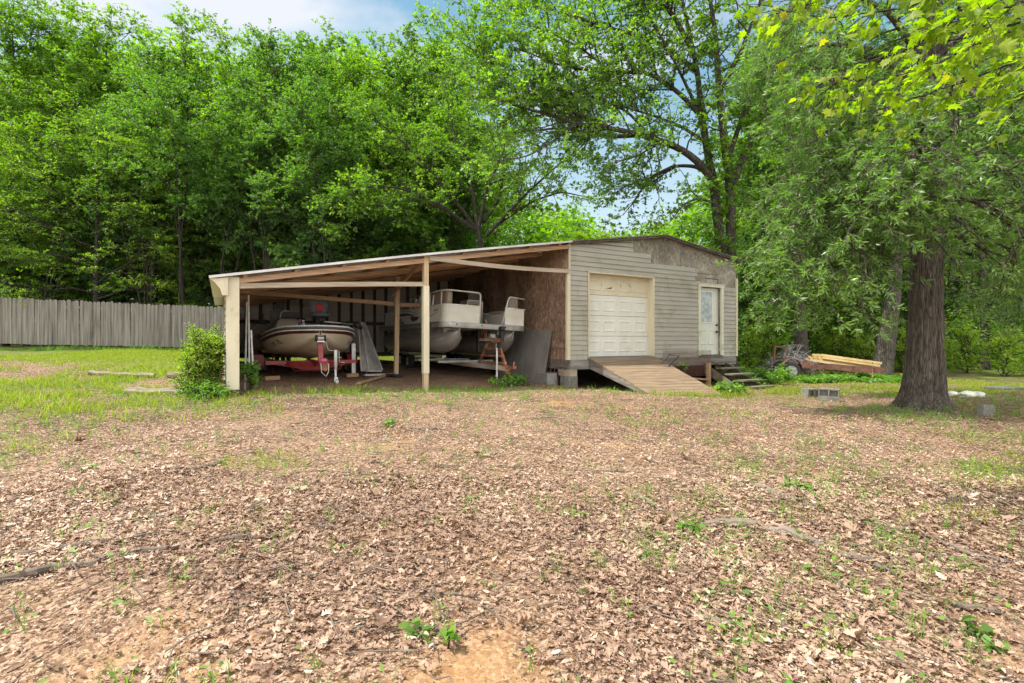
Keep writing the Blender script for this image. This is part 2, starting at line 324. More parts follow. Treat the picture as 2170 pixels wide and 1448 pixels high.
def text(name, body, size, m, parent, frame, depth=.002, spacing=1.0):
    """lettering as a thin mesh; frame = (origin, x axis, y axis) in the parent's own drawing coordinates"""
    c = bpy.data.curves.new(name, 'FONT'); c.body = body; c.size = size; c.extrude = depth; c.space_character = spacing; c.resolution_u = 2
    t = bpy.data.objects.new(name, c); COL.objects.link(t)
    dg = bpy.context.evaluated_depsgraph_get(); me = bpy.data.meshes.new_from_object(t.evaluated_get(dg)); bpy.data.objects.remove(t)
    o, x, y = (Vector(q) for q in frame); x.normalize(); y = (y - x * y.dot(x)).normalized(); z = x.cross(y); o = o - ORG[parent.name]
    me.transform(Matrix(((x.x, y.x, z.x, o.x), (x.y, y.y, z.y, o.y), (x.z, y.z, z.z, o.z), (0, 0, 0, 1))))
    me.materials.clear(); me.materials.append(m)
    ob = bpy.data.objects.new(name, me); COL.objects.link(ob); ob.parent = parent; return ob
def np_mesh(name, V, Fs, m, tone=None, smooth=False):
    """big meshes from arrays; Fs = list of (M,k) index arrays; tone = per-face value"""
    me = bpy.data.meshes.new(name); V = np.ascontiguousarray(V, np.float32).reshape(-1, 3)
    me.vertices.add(len(V)); me.vertices.foreach_set('co', V.ravel())
    li = np.concatenate([f.ravel() for f in Fs]).astype(np.int32); tot = np.concatenate([np.full(len(f), f.shape[1], np.int32) for f in Fs])
    st = np.concatenate([[0], np.cumsum(tot)[:-1]]).astype(np.int32)
    me.loops.add(len(li)); me.loops.foreach_set('vertex_index', li)
    me.polygons.add(len(tot)); me.polygons.foreach_set('loop_start', st)
    if tone is not None:
        a = me.attributes.new('tone', 'FLOAT', 'FACE'); a.data.foreach_set('value', np.ascontiguousarray(tone, np.float32))
    if smooth: me.polygons.foreach_set('use_smooth', np.ones(len(tot), bool))
    me.materials.append(m); me.update(calc_edges=True); me.validate(clean_customdata=False)
    return me
def link(name, me, loc=(0, 0, 0), parent=None):
    o = bpy.data.objects.new(name, me); COL.objects.link(o); o.location = loc
    if parent is not None: o.parent = parent
    return o
# ================================================================ GROUND
def vnoise(x, y, seed=0):
    """smooth value noise 0..1"""
    r = np.random.default_rng(seed); tab = r.random((64, 64))
    xi = np.floor(x).astype(int); yi = np.floor(y).astype(int); fx = x - xi; fy = y - yi
    fx = fx * fx * (3 - 2 * fx); fy = fy * fy * (3 - 2 * fy)
    g = lambda a, b: tab[a % 64, b % 64]
    return (g(xi, yi) * (1 - fx) + g(xi + 1, yi) * fx) * (1 - fy) + (g(xi, yi + 1) * (1 - fx) + g(xi + 1, yi + 1) * fx) * fy
def sm(a, b, x): t = np.clip((x - a) / (b - a), 0, 1); return t * t * (3 - 2 * t)
def to_uv(x, y):
    dy = y - 12; return x * CU + dy * SU, -x * SU + dy * CU
def grassmask(x, y):
    x = np.asarray(x, float); y = np.asarray(y, float)
    u, v = to_uv(x, y); n = vnoise(x * .55 + 7, y * .55, 1); n2 = vnoise(x * 1.7, y * 1.7 + 9, 2)
    left = sm(-3.6, -5.6, x + (n - .5) * 2.2) * sm(5.8, 8.0, y + (n - .5) * 2.6) * (.55 + .45 * sm(.25, .55, n2))
    lawn = sm(13.0, 15, y + (n - .5) * 2) * sm(-6, -8, x)
    a = np.maximum(left * (.42 + .9 * (n2 - .25)), lawn)
    a = np.where((y > 10.0) & (y < 14) & (x < -6), a * sm(.30, .62, n) * .9, a)
    right = sm(5.6, 7.2, x) * sm(11.2, 13.0, y) * (.25 + .8 * sm(.35, .65, n2))
    strip = sm(1.9, 2.4, u) * sm(6.5, 5.0, u) * sm(-2.9, -2.3, v) * sm(-.2, -.6, v) * .8
    edge = sm(-6, -5.4, u) * sm(2, 1, u) * sm(-1.1, -.5, v) * sm(.5, -.1, v) * .45 * sm(.35, .6, n2)
    n3_ = vnoise(x * .8 + 31, y * .8 + 3, 6); near = sm(2.2, 4.2, x) * sm(3.0, 3.7, y) * sm(6.2, 5.0, y) * .40 * sm(.35, .7, n3_) + sm(3.0, 5.0, y) * sm(11.5, 9.5, y) * .20 * sm(.58, .75, n3_)
    back = sm(8.3, 9.0, v) * .9
    m = np.maximum.reduce([a, right, strip, edge, near, back]); m = np.clip(m, 0, 1)
    inside = (u > -5.75) & (u < 8.3) & (v > .3) & (v < 8.0)
    return np.where(inside, 0, m)
def claymask(x, y):
    s = 0
    for cx, cy, r in ((-.16, 1.97, .30), (1.05, 9.2, .55), (.75, 9.5, .45), (1.7, 9.0, .4)):
        s = np.maximum(s, np.exp(-((np.asarray(x) - cx) ** 2 + ((np.asarray(y) - cy) * (1.0 if cy < 4 else 1.6)) ** 2) / r ** 2) * (.1 + 1.1 * vnoise(np.asarray(x) * 7, np.asarray(y) * 7, 7)))
    return np.clip(s, 0, 1)
def axis(a, b, fa, fb, d0, d1):
    """fine step d0 within fa..fb, growing outside"""
    o = list(np.arange(fa, fb, d0)); s = d0; p = fb
    while p < b: o.append(p); s = min(d1, s * 1.25); p += s
    o.append(b); s = d0; p = fa - s; pre = []
    while p > a: pre.append(p); s = min(d1, s * 1.25); p -= s
    return np.array(sorted([a] + pre + o))
xs = axis(-220, 220, -14, 15, .11, 12); ys = axis(-40, 320, .6, 20, .11, 12)
XX, YY = np.meshgrid(xs, ys); ZZ = gz(XX, YY) + np.where((YY < 14), .022 * (vnoise(XX * 2.6, YY * 2.6, 4) - .5) + .012 * (vnoise(XX * 6, YY * 6, 5) - .5), 0)
nx, ny = len(xs), len(ys); idx = np.arange(nx * ny).reshape(ny, nx)
Fq = np.stack([idx[:-1, :-1], idx[:-1, 1:], idx[1:, 1:], idx[1:, :-1]], -1).reshape(-1, 4)
def ground_mat():
    m, t, b = mat('ground_litter_and_lawn')
    v = coords(t); at = node(t, 'ShaderNodeAttribute', attribute_name='grass')
    n1 = node(t, 'ShaderNodeTexNoise', Scale=1.1, Detail=6, Roughness=.6); n2 = node(t, 'ShaderNodeTexNoise', Scale=16, Detail=6, Roughness=.7)
    vo = node(t, 'ShaderNodeTexVoronoi', Scale=58, Randomness=1.0); vo2 = node(t, 'ShaderNodeTexVoronoi', Scale=15)
    for q in (n1, n2, vo, vo2): t.links.new(v, q.inputs['Vector'])
    sp = t.nodes.new('ShaderNodeSeparateColor'); t.links.new(vo.outputs['Color'], sp.inputs[0])
    leaf = ramp(t, [(0, (.10, .055, .035)), (.35, (.20, .12, .078)), (.7, (.32, .21, .14)), (1, (.44, .325, .235))], sp.outputs[0])
    clay = ramp(t, [(.35, (.26, .15, .085)), (.65, (.46, .295, .165))], n2.outputs['Fac'])
    fc = ramp(t, [(.56, (0, 0, 0)), (.68, (1, 1, 1))], n1.outputs['Fac'])
    m1 = t.nodes.new('ShaderNodeMixRGB'); t.links.new(fc.outputs[0], m1.inputs['Fac']); t.links.new(leaf.outputs[0], m1.inputs['Color1']); t.links.new(clay.outputs[0], m1.inputs['Color2'])
    ca = node(t, 'ShaderNodeAttribute', attribute_name='clay'); m1b = t.nodes.new('ShaderNodeMixRGB'); oc = ramp(t, [(.3, (.30, .15, .06)), (.7, (.50, .30, .14))], n2.outputs['Fac'])
    t.links.new(ca.outputs['Fac'], m1b.inputs['Fac']); t.links.new(m1.outputs[0], m1b.inputs['Color1']); t.links.new(oc.outputs[0], m1b.inputs['Color2']); m1 = m1b
    gr = ramp(t, [(.3, (.075, .105, .02)), (.55, (.13, .19, .028)), (.75, (.20, .21, .07))], n2.outputs['Fac'])
    ad = node(t, 'ShaderNodeMath', operation='MULTIPLY_ADD'); t.links.new(n2.outputs['Fac'], ad.inputs[0]); ad.inputs[1].default_value = 1.2; t.links.new(at.outputs['Fac'], ad.inputs[2])
    fg = ramp(t, [(.95, (0, 0, 0)), (1.0, (.8, .8, .8))]); sc = node(t, 'ShaderNodeMath', operation='MULTIPLY'); sc.inputs[1].default_value = .74
    t.links.new(ad.outputs[0], sc.inputs[0]); fg.color_ramp.elements[0].position = .50; fg.color_ramp.elements[1].position = .85; t.links.new(sc.outputs[0], fg.inputs['Fac'])
    m2 = t.nodes.new('ShaderNodeMixRGB'); t.links.new(fg.outputs[0], m2.inputs['Fac']); t.links.new(m1.outputs[0], m2.inputs['Color1']); t.links.new(gr.outputs[0], m2.inputs['Color2'])
    t.links.new(m2.outputs[0], b.inputs['Base Color']); b.inputs['Roughness'].default_value = .95; b.inputs['Specular IOR Level'].default_value = .1
    ah = node(t, 'ShaderNodeMath', operation='ADD'); t.links.new(sp.outputs[1], ah.inputs[0]); t.links.new(n2.outputs['Fac'], ah.inputs[1])
    bump(t, b, ah.outputs[0], .8, .03)
    return m
me = np_mesh('ground', np.stack([XX, YY, ZZ], -1), [Fq], ground_mat(), smooth=True)
ga = me.attributes.new('grass', 'FLOAT', 'POINT'); ga.data.foreach_set('value', grassmask(XX, YY).astype(np.float32).ravel())
ca_ = me.attributes.new('clay', 'FLOAT', 'POINT'); ca_.data.foreach_set('value', claymask(XX, YY).astype(np.float32).ravel())
setp(link('ground', me), 'leaf strewn yard with patches of grass and clay', 'ground', kind='structure')

# ================================================================ SHED WITH LEAN-TO
UL, UR, VB = 1.657, 8.237, 7.9               # shed's left and right walls, back wall
def zroof(u):
    if u < UL: return 1.126 + .1776 * (u + 6.16)
    return 2.514 + (u - UL) * .1515 if u < 4.97 else 3.016 - (u - 4.97) * .1334
shed = thing('storage_shed', 'beige sided shed with open lean-to carport, white garage door and exposed OSB gable', 'shed', (UL, 0, -1.2), True)
A = MB()                                      # front wall sheathing with its two openings
def gable(u0, u1, z0):
    us = [u0] + ([4.97] if u0 < 4.97 < u1 else []) + [u1]
    A.prism([(u0, 0, z0), (u1, 0, z0)] + [(u, 0, zroof(u) - .012) for u in reversed(us)], (0, .1, 0))
gable(UL + .003, 2.262, -.468); gable(2.262, 4.58, 1.80); gable(4.58, 6.53, -.468); gable(6.53, 7.47, 1.66); gable(7.47, UR - .003, -.468)
fw = A.build('front_wall', M['osb'], shed)
A = MB()                                      # the clapboard courses, each with its own lip
for i in range(26):
    zb = -.468 + .127 * i; zt = zb + .127; zm = zb + .03
    runs = []
    end = 6.43 if zb < 1.66 else 6.46 if zb < 1.78 else 6.31 if zb < 2.12 else 4.494 if zb < 2.40 else 3.834
    if zm < 1.80: runs += [(UL + .02, 2.24), (4.62, end)]
    else: runs.append((UL + .02, end))
    if zm < 1.60: runs.append((7.585, UR - .05))
    for a, b in runs:
        if b <= a: continue
        if zroof(a) - .03 < zt: a = max(a, UL + (zb + .03 - 2.514) / .1515)
        if a >= b: continue
        if zb > 1.60 and b > 6: b += (i % 2) * .08
        segs = [(a, b)]
        if b - a > 3.0: c = a + (b - a) * (.35 + .3 * ((i * 37) % 10) / 10); segs = [(a, c), (c - .004, b)]
        for j, (p, q) in enumerate(segs):
            o = .003 * j; za, zc = min(zt, zroof(p) - .02), min(zt, zroof(q) - .02); jog = .004 * math.sin(i * 2.1 + j)
            vs = [(p, -.034 - o, zb + jog), (q, -.034 - o, zb), (q, -.014 - o, zc), (p, -.014 - o, za), (p, -.004, zb + jog), (q, -.004, zb), (q, -.004, zc), (p, -.004, za)]
            A.add(vs, [(0, 1, 2, 3), (4, 5, 1, 0), (0, 3, 7, 4), (1, 5, 6, 2), (3, 2, 6, 7)])
A.build('siding', M['siding'], shed)
A = MB(); A.box(UL - .012, UL + .022, -.05, .0, 1.82, 2.50); A.box(UL - .075, UL + .022, -.055, .03, -.47, 1.81); A.build('corner_trim', M['trim'], shed)
A = MB(); A.box(UR - .055, UR + .02, -.05, .03, -.46, 2.0); A.build('corner_trim', M['trim'], shed)
A = MB()
for u0, u1, z0, z1 in ((5.72, 7.28, 2.05, 2.062), (5.72, 5.735, 1.92, 2.6), (6.78, 7.36, 1.915, 1.93), (7.35, 7.365, 1.75, 1.92)): A.box(u0, u1, -.004, .0, z0, z1)
A.build('sheathing_seam', M['hole'], shed)
# side, back, floor
A = MB(); A.prism([(UL, 0.1, -.47), (UL, VB, -.47), (UL, VB, 2.49), (UL, .1, 2.49)], (.06, 0, 0)); A.box(UL, UL + .06, .0, .1, -.47, 2.49)
A.build('side_wall', M['osb_red'], shed)
A = MB(); A.box(UR - .06, UR, .1, VB, -.47, 2.56); A.box(UL + .06, UR - .06, VB - .06, VB, -.47, 2.5); A.build('rear_wall', M['siding'], shed)
A = MB(); A.box(UL + .02, UR - .02, .02, VB, -.47, -.40); A.build('floor', M['stud'], shed)
A = MB(); A.box(UL + .04, UR - .03, -.025, .02, -.715, -.47); A.build('rim_joist', M['skirt'], shed)
A = MB(); A.box(UL + .002, UL + .04, .02, VB, -.715, -.475); A.build('rim_joist', M['rampside'], shed)
A = MB(); A.box(UL + .1, UR - .05, VB - .1, VB - .05, -1.5, -.715); A.box(UR - .09, UR - .05, .6, VB - .1, -1.6, -.715); A.build('added_rear_skirt', M['stud'], shed)  # boards added at back and side to keep the under-shed gap dark
A = MB(); A.box(UL + .02, UL + .26, -.01, .5, -.885, -.715); A.build('shim_block', M['lumber_u'], shed)
# roofs
def roof(name, us, v0, v1, th, m):
    B = MB(); n = len(us)
    top = [(u, v0, zroof(u) + th) for u in us]; bot = [(u, v0, zroof(u)) for u in us]
    B.prism(bot + top[::-1], (0, v1 - v0, 0)); return B.build(name, m, shed)
roof('shed_roof', [UL - .02, 4.97, UR + .14], -.16, VB + .1, .028, M['roofdark'])
B = MB(); B.beam((UL + .02, -.11, zroof(UL) - .022), (4.97, -.11, zroof(4.97) - .022), .02, .05); B.beam((4.97, -.11, zroof(4.97) - .022), (UR + .12, -.11, zroof(UR + .12) - .022), .02, .05)
B.build('rake_board', M['roofdark'], shed)
B = MB()                                      # ribbed sheet of the lean-to
vv = np.arange(-.16, VB + .1, .076); rows = []
for k, v in enumerate(vv):
    h = (0, .022, .022, 0)[k % 4] if True else 0
    rows.append([(-6.16, v, zroof(-6.16) + h), (UL - .03, v, zroof(UL - .03) + h)])
B.loft(rows); B.loft([[(p[0], p[1], p[2] + .006) for p in r] for r in rows])
B.build('lean_to_roof', M['roof'], shed)
B = MB(); B.beam((-6.17, -.165, zroof(-6.17) + .0), (UL, -.165, zroof(UL)), .012, .045, n=6, sag=-.03); B.build('roof_edge_trim', M['roof'], shed)
B = MB(); B.prism([(-6.16, -.13, 1.10), (-5.88, -.13, 1.14), (-5.88, -.13, .82), (-5.97, -.13, .82), (-6.0, -.13, .93), (-6.09, -.13, 1.05)], (0, .1, 0))
B.box(-6.16, -5.9, -.03, 3.9, 1.085, 1.10); B.build('soffit', M['trim'], shed)
for k in range(7):
    v = -.03 + 1.28 * k; B = MB(); jz = .012 * math.sin(k * 3.7)
    B.beam((-5.95, v, zroof(-5.95) - .112 + jz), (UL - .005, v, zroof(UL) - .112 + jz), .04, .095, n=8, sag=.02 * math.sin(k * 1.9) - (.02 if k == 0 else 0))
    B.build('rafter', M['rafter'], shed)
for k in range(9):
    u = -5.6 + .87 * k; B = MB(); B.beam((u, -.05, zroof(u) - .033), (u, VB, zroof(u) - .033), .085, .06); B.build('purlin', M['lumber_v'], shed)
# carport posts and boards
B = MB(); B.box(-5.905, -5.70, -.07, .12, -.868, 1.16); p = B.build('post_cover', M['trim'], shed, bevel=.006)
B = MB(); B.box(-5.86, -5.75, -.03, .08, -1.15, -.868); B.build('post', M['post'], shed)
B = MB(); B.box(-2.21, -2.105, -.055, .055, -1.15, 1.845); mp_ = B.build('post', M['post'], shed)
B = MB(); B.box(-2.222, -2.093, -.067, .067, -.69, 1.20); B.build('post_cover', M['trim'], mp_, bevel=.005)
B = MB(); B.beam((-1.884, 3.04, -1.15), (-1.84, 3.04, 1.75), .11, .11, up=(0, 1, 0)); B.build('post', M['post'], shed)
B = MB(); B.beam((-5.70, -.02, 1.005), (-2.212, -.02, 1.235), .04, .092, n=6, sag=-.012); B.build('cross_board', M['lumber_u'], shed)
B = MB(); B.beam((-2.10, -.075, 1.80), (UL - .02, -.075, 1.775), .04, .095, n=8, sag=.045); B.build('cross_board', M['lumber_u'], shed)
B = MB(); B.beam((-5.75, 3.1, 1.185), (-1.9, 3.1, 1.02), .04, .10); B.build('cross_board', M['lumber_v'], shed)
B = MB(); B.beam((-1.82, 3.1, 1.0), (.6, 3.1, 1.05), .04, .10); B.build('cross_board', M['lumber_v'], shed)
B = MB(); B.beam((-2.2, .15, 1.76), (-2.02, 2.9, 1.25), .04, .10); B.build('knee_brace', M['rafter'], shed)
# carport back and left walls
B = MB()
for i in range(14):
    z0 = -.5 + .2 * i
    for a, b in ((-5.9, -3.4), (-3.4, -.9), (-.9, UL)):
        if z0 > zroof(b) - .05: continue
        zt0, zt1 = min(z0 + .197, zroof(a) - .03), min(z0 + .197, zroof(b) - .03)
        if zt0 < z0: zt0 = z0
        B.add([(a, VB, z0), (b, VB, z0), (b, VB, zt1), (a, VB, zt0), (a, VB + .02, z0), (b, VB + .02, z0), (b, VB + .02, zt1), (a, VB + .02, zt0)], [(0,3,2,1),(4,5,6,7),(0,1,5,4),(1,2,6,5),(2,3,7,6),(3,0,4,7)])
B.prism([(-5.9, VB + .022, -.54), (UL, VB + .022, -.54), (UL, VB + .022, zroof(UL) + .0), (-5.9, VB + .022, zroof(-5.9) + .0)], (0, .02, 0)); B.build('back_wall', M['inner'], shed)
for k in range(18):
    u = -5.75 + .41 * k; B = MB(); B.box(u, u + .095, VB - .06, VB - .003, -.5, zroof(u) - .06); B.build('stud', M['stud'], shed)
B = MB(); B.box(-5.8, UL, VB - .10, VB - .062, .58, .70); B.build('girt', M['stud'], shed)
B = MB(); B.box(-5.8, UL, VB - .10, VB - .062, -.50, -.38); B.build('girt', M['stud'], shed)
B = MB()
for i in range(14):
    z0 = -.78 + .127 * i; z1 = min(z0 + .127, 1.09)
    if z1 > z0: B.add([(-5.935, .12, z0), (-5.935, VB, z0), (-5.915, VB, z1), (-5.915, .12, z1), (-5.90, .12, z0), (-5.90, VB, z0), (-5.90, VB, z1), (-5.90, .12, z1)], [(0,1,2,3),(4,5,1,0),(0,3,7,4),(1,5,6,2),(7,6,5,4)])
B.build('left_wall', M['siding'], shed)
# garage door
VD = .17
B = MB(); B.box(2.262, 2.285, -.05, VD + .05, -.44, 1.81); B.box(4.557, 4.62, -.05, VD + .05, -.44, 1.81); B.box(2.262, 4.62, -.05, VD + .05, 1.79, 1.815)
gf = B.build('garage_frame', M['trim'], shed)
def panel(B, u0, u1, z0, z1, v):
    ring = lambda i, d: [(u0 + i, v + d, z0 + i), (u1 - i, v + d, z0 + i), (u1 - i, v + d, z1 - i), (u0 + i, v + d, z1 - i)]
    rs = [ring(0, -.0005), ring(.016, -.012), ring(.038, -.012), ring(.062, -.0015)]
    B.add([p for r in rs for p in r], [(4*i+k, 4*i+(k+1)%4, 4*i+4+(k+1)%4, 4*i+4+k) for i in range(3) for k in range(4)] + [(12, 13, 14, 15)])
gd = None
for r in range(4):
    B = MB(); z0 = -.405 + .5505 * r; z1 = z0 + .544
    B.prism([(2.285, VD, z0 + .008), (2.285, VD + .008, z0), (2.285, VD + .04, z0), (2.285, VD + .04, z1), (2.285, VD + .008, z1), (2.285, VD, z1 - .008)], (2.272, 0, 0))
    for c in range(4): u0 = 2.36 + .562 * c; panel(B, u0, u0 + .44, z0 + .115, z1 - .115, VD)
    if r == 0: gd = B.build('garage_door', M['garage'], shed); gd['label'] = 'white raised panel garage door with a yellowed top section'
    else: B.build('door_section', M['garage_old'] if r == 3 else M['garage'], gd)
B = MB(); B.prism([(3.02, VD - .007, 1.435), (3.21, VD - .007, 1.43), (3.215, VD - .007, 1.475), (3.19, VD - .007, 1.48), (3.18, VD - .007, 1.455), (3.10, VD - .007, 1.45)], (0, .006, 0)); B.build('torn_hole', M['hole'], gd)
B = MB(); B.box(2.86, 2.875, VD - .006, VD, 1.50, 1.53); B.build('torn_hole', M['hole'], gd)
B = MB(); B.box(2.262, 4.6, -.06, VD + .1, -.47, -.41); B.build('sill', M['skirt'], shed)
# entry door
VE = .07
B = MB(); B.box(6.436, 6.53, -.055, .1, -.43, 1.66); B.box(7.47, 7.575, -.055, .1, -.43, 1.66); B.box(6.42, 7.60, -.06, .1, 1.66, 1.75); B.box(6.40, 7.62, -.075, .1, 1.75, 1.765)
B.build('door_frame', M['doorframe'], shed)
B = MB(); B.box(6.53, 7.47, -.06, .12, -.47, -.415); B.build('threshold', M['steps'], shed)
B = MB(); B.box(6.535, 7.465, VE, VE + .045, -.405, 1.65)
panel(B, 6.62, 6.90, -.10, .38, VE); panel(B, 6.99, 7.24, -.10, .38, VE)
ed = B.build('entry_door', M['door'], shed); ed['label'] = 'white half glazed entry door stained green at the foot'
B = MB(); B.box(6.585, 6.62, VE - .012, VE, .56, 1.55); B.box(7.15, 7.185, VE - .012, VE, .56, 1.55); B.box(6.62, 7.15, VE - .012, VE, .56, .595); B.box(6.62, 7.15, VE - .012, VE, 1.515, 1.55); B.build('window_frame', M['white'], ed)
gm, gt, gb = mat('frosted_door_glass'); gb.inputs['Roughness'].default_value = .09; gb.inputs['Specular IOR Level'].default_value = .9
gn = node(gt, 'ShaderNodeTexNoise', Scale=9, Detail=5); gt.links.new(coords(gt), gn.inputs['Vector']); gr_ = ramp(gt, [(.4, (.20, .25, .24)), (.62, (.38, .45, .44))], gn.outputs['Fac']); gt.links.new(gr_.outputs[0], gb.inputs['Base Color']); bump(gt, gb, gn.outputs['Fac'], .05, .01)
B = MB(); B.box(6.62, 7.15, VE - .005, VE - .001, .595, 1.515); B.build('window_pane', gm, ed)
B = MB(); B.cyl((7.37, VE - .02, .51), (0, 1, 0), .03, .05, 14); B.build('deadbolt', M['black'], ed)
B = MB(); B.cyl((7.37, VE - .02, .30), (0, 1, 0), .032, .05, 14); B.tube([(7.37, VE - .045, .30), (7.37, VE - .06, .30), (7.27, VE - .06, .295)], .013, 8); B.build('handle', M['black'], ed)

# ================================================================ UNDER AND AROUND THE SHED
blk_i = 0
def cinder(x0, x1, y0, y1, z0, z1, axis_=1):
    """hollow block: two cells running along axis_"""
    B = MB(); t = .032
    if axis_ == 1:
        c = (x0 + x1) / 2
        for a, b, c0, c1 in ((x0, x0 + t, z0, z1), (x1 - t, x1, z0, z1), (c - t / 2, c + t / 2, z0 + t, z1 - t), ): B.box(a, b, y0, y1, c0, c1)
        B.box(x0 + t, x1 - t, y0, y1, z0, z0 + t); B.box(x0 + t, x1 - t, y0, y1, z1 - t, z1); B.box(x0 + t, x1 - t, y0 + (y1 - y0) * .3, y1 - .02, z0 + t, z1 - t)
    return B
o = (1.74, .1, -1.2)
lone('concrete_block', MB().box(1.62, 1.90, -.06, .32, -1.25, -.885), M['block'], 'grey concrete block pier under the front left corner of the shed', 'block', o, True, 'block piers under the shed', bevel=.008)
lone('concrete_block', MB().box(7.85, 8.15, 0, .36, -1.42, -.715), M['block'], 'grey concrete block pier behind the wooden steps', 'block', (8, .1, -1.35), True, 'block piers under the shed', bevel=.008)
lone('concrete_block', MB().box(5.3, 5.6, .1, .5, -1.35, -.715), M['block'], 'grey concrete block pier behind the wire mesh panel', 'block', (5.4, .1, -1.3), True, 'block piers under the shed', bevel=.008)
B = MB(); B.box(1.30, 1.60, .42, .80, -1.25, -.82); lone('concrete_block', B, M['galv'], 'bluish grey block beside the leaning plywood', 'block', (1.4, .5, -1.2), True, bevel=.008)
# ramp
rp = thing('wooden_ramp', 'plank ramp sloping from the garage door to the leaves', 'ramp', (3.4, -1.1, -1.2), True)
def rz(t): return -.425 + t * (-.78)
B = MB(); nb = 15
for k in range(nb):
    t0, t1 = k / nb, (k + 1) / nb - .004; v0, v1 = -.08 - 2.2 * t0, -.08 - 2.2 * t1; dx = .012 * math.sin(k * 5.1)
    B.add([(2.28 + dx, v0, rz(t0)), (4.62 + dx, v0, rz(t0) - .09 * t0), (4.62 + dx, v1, rz(t1) - .09 * t1), (2.28 + dx, v1, rz(t1)),
           (2.28 + dx, v0, rz(t0) - .035), (4.62 + dx, v0, rz(t0) - .035 - .09 * t0), (4.62 + dx, v1, rz(t1) - .035 - .09 * t1), (2.28 + dx, v1, rz(t1) - .035)],
          [(0,1,2,3),(7,6,5,4),(0,4,5,1),(1,5,6,2),(2,6,7,3),(3,7,4,0)])
B.build('deck', M['deck'], rp)
for u in (2.30, 3.45, 4.59):
    B = MB(); k = .09 * (u - 2.3) / 2.3; B.prism([(u - .02, -.09, rz(0) - .037), (u - .02, -2.27, rz(1) - .037 - k), (u - .02, -2.27, rz(1) - .075 - k), (u - .02, -.09, rz(0) - .29)], (.04, 0, 0)); B.build('stringer', M['rampside'], rp)
# steps
st = thing('wooden_steps', 'mossy open wooden steps below the entry door', 'steps', (7.1, -.8, -1.35), True)
for k in range(5):
    v, z = -.18 - .29 * k, -.60 - .165 * k; u0 = 6.62 + .03 * k
    B = MB(); B.box(u0, u0 + 1.0, v - .29, v, z - .04, z); B.build('tread', M['steps'], st)
for u in (6.66, 7.18, 7.66):
    B = MB(); B.prism([(u, -.05, -.645), (u, -1.62, -1.51), (u, -1.35, -1.56), (u, -.05, -.95)], (.045, 0, 0)); B.build('stringer', M['steps'], st)
B = MB(); B.box(6.42, 6.52, -.42, -.32, -1.42, -.62); B.build('post', M['lumber_v'], st)
B = MB(); B.beam((5.0, -.35, -.98), (6.42, -.37, -1.12), .05, .05); lone('fallen_board', B, M['lumber_v'], 'brown board wedged behind the wire mesh panel', 'board', (5.6, -.3, -1.2), True)
# wire mesh panel
B = MB(); u0, u1, z0, z1 = 4.72, 6.75, -1.02, -.26; sp_ = .058
for sgn in (1, -1):
    for k in range(-14, 50):
        a = u0 + k * sp_; pts = []
        for zz in (z0, z1):
            pts.append((a + sgn * (zz - z0) * .75, zz))
        (ua, za), (ub, zb) = pts
        def cut(uu):
            f = (uu - ua) / (ub - ua); return za + f * (zb - za)
        lo, hi = min(ua, ub), max(ua, ub); c0, c1 = max(lo, u0), min(hi, u1)
        if c1 - c0 < .02: continue
        B.tube([(c0, -.20 - .06 * (cut(c0) - z0), cut(c0)), (c1, -.20 - .06 * (cut(c1) - z0), cut(c1))], .0042, 3, False)
lone('wire_mesh_panel', B, M['rustdark'], 'sheet of chain link mesh leaning on the siding by the door', 'wire mesh', (5.6, -.2, -1.2), True)
B = MB(); B.tube([PX(1403, 768, 13.5), PX(1417, 751, 13.6), PX(1439, 753, 13.7), PX(1417, 776, 13.6)], .018, 8); lone('cart_handle', B, M['black'], 'black bent tube handle poking up behind the ramp', 'handle', (4, 13.5, -1))
# grey sheet and rusty grid leaning by the inner wall
B = MB(); B.add([(-.30, 1.35, -1.03), (1.22, .92, -1.12), (1.60, 1.02, .18), (.30, 1.50, .20)], [(0, 1, 2, 3)]); me_ = B
q = [Vector(p) for p in ((1.35, .70, -1.13), (1.625, .70, .31), (1.60, 3.1, .34), (1.25, 3.1, -1.08))]
lone('plywood_sheet', MB().prism(q, (.02, .012, 0)), M['ply'], 'grey plywood sheet leaning on the reddish inner wall', 'plywood', (.6, 1, -1.1), True)
B = MB()
for k in range(5): B.tube([(1.55 - .02 * k, .15 + .16 * k, -1.15), (1.62, .15 + .16 * k, -.15)], .008, 5)
for z in (-1.05, -.8, -.55, -.17): B.tube([(1.55 + .07 * (z + 1.15), .13, z), (1.55 + .07 * (z + 1.15) - .06, .82, z)], .008, 5)
lone('wire_rack', B, M['rustdark'], 'rusty wire rack beside the shed corner', 'rack', (1.6, .4, -1.1), True)

